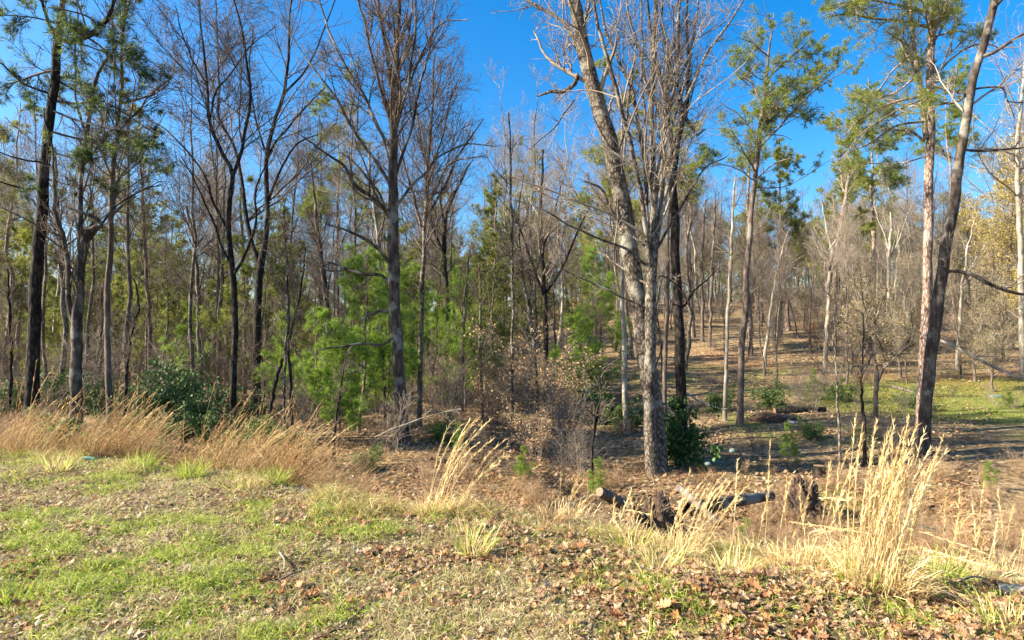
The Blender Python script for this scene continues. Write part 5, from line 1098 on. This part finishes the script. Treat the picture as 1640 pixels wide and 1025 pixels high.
# longer fringe along the lip of the bank
lipm = lambda x, y: np.exp(-((lip(x) - y - .15) / .28) ** 2) * sst(.45, .62, fbm(x, y, .5, 95))
blades('fringe_grass', 'longer mixed green and straw grass along the edge of the bank', 11000, -8, 8, 4.0, 10.5, lipm, .08, .24, .003, .006, GR[:3] + STRAW_B + STRAW[:2] + TH[1:4], flat=.5)
blades('lawn_grass', 'short green grass of the clearing at right', 26000, 8, 34, 16, 30, lambda x, y: sst(1.2, .8, ((x - 24) / 12) ** 2 + ((y - 25) / 5.) ** 2 + (fbm(x, y, 2.5, 40) - .5) * .9), .05, .12, .012, .03, [(.24, .29, .045), (.30, .31, .06), (.17, .20, .04)])
blades('brush_grass', 'fine rusty dead grass matting the hollow behind the bank', 30000, -9, 12, 6.5, 16, lambda x, y: sst(.4, 1.4, y - lip(x)) * sst(.42, .58, fbm(x, y, 1.6, 97)), .12, .38, .003, .007, STRAW_B + [(.40, .24, .11)], flat=.7)
# green tufts
def tuft(label, px, Y, n, h, pal, seed, name='grass_tuft', spread=.13):
    r = np.random.default_rng(seed + 950); x = (px - 820) / F * Y
    g = Geo(); base_blades(g, r, n, h, pal, spread, .007, (.15, 0), .6)
    o = g.obj(name, 'grass', None, smooth=False, loc=(x, Y, float(H(x, Y)) - .01)); tag(o, label, 'grass')
for k, (px, Y, n, h, lab, pal) in enumerate([
    (1495, 4.5, 90, .30, 'bright green grass tuft right of the tallest golden clump', GR), (1375, 3.95, 60, .22, 'small green blades at the foot of the tallest golden clump', GR), (865, 2.55, 130, .16, 'green grass tuft at the bottom edge, centre', GR),
    (760, 4.7, 110, .28, 'mixed green tuft among the leaf drift at centre', GR + STRAW), (95, 7.5, 120, .32, 'pale green blades at left below the tall dry grass', GR + STRAW), (230, 7.7, 160, .30, 'lush green tuft under the dry grass bank, left', GR),
    (310, 7.3, 140, .28, 'lush green tuft left of the lying-over clump', GR), (440, 6.9, 140, .24, 'green tuft right of the lying-over clump', GR), (30, 3.9, 160, .14, 'thick green turf patch at the lower left', GR), (1060, 4.5, 120, .26, 'pale green and straw tuft below the fanned clump', GR + STRAW * 2),
    (1010, 5.1, 90, .22, 'small mixed tuft on the bank below the cut log', GR + STRAW), (1170, 4.3, 120, .22, 'straw-coloured tuft left of the brown leaf drift', STRAW + GR[:1]), (1440, 3.9, 120, .22, 'straw tuft at the right foot of the tallest clump', STRAW), (1600, 3.5, 90, .2, 'green and straw blades at the lower right corner', GR + STRAW),
    (880, 5.6, 90, .2, 'rusty tuft on the bank at centre right', STRAW_B), (620, 5.9, 90, .2, 'green tuft on the bank left of the arching clump', GR + STRAW)]):
    tuft(lab, px, Y, n, h, pal, k)
# sticks in the grass
for k, (a, b, Y1, Y2, lab) in enumerate([((445, 905), (490, 885), 4.15, 4.3, 'grey stick lying in the turf below the leaf drift'), ((505, 972), (560, 960), 3.3, 3.4, 'thick brown stick near the bottom edge'), ((545, 960), (600, 915), 3.4, 3.9, 'leaning dead stick among leaves, lower centre-left'),
                                         ((447, 868), (455, 900), 4.6, 4.3, 'thin curved pale stick in the turf'), ((1530, 880), (1585, 868), 4.2, 4.3, 'pale stick across the dry grass at right'), ((1430, 866), (1492, 865), 4.5, 4.5, 'pale horizontal stalk lying in the golden clump')]):
    pa = P(*a, Y1); pb = P(*b, Y2); pa[2] = float(H(pa[0], pa[1])) + .02; pb[2] = float(H(pb[0], pb[1])) + .035
    r = np.random.default_rng(k); w = catmull([[*pa, .007], [*(pa * .5 + pb * .5 + r.normal(size=3) * .02), .006], [*pb, .003]], 10)
    g = Geo(); g.tubes(w[None, :, :3], w[None, :, 3], 6); o = g.obj('stick', 'bark_brown' if k != 3 else 'bark_pale'); tag(o, lab, 'stick')
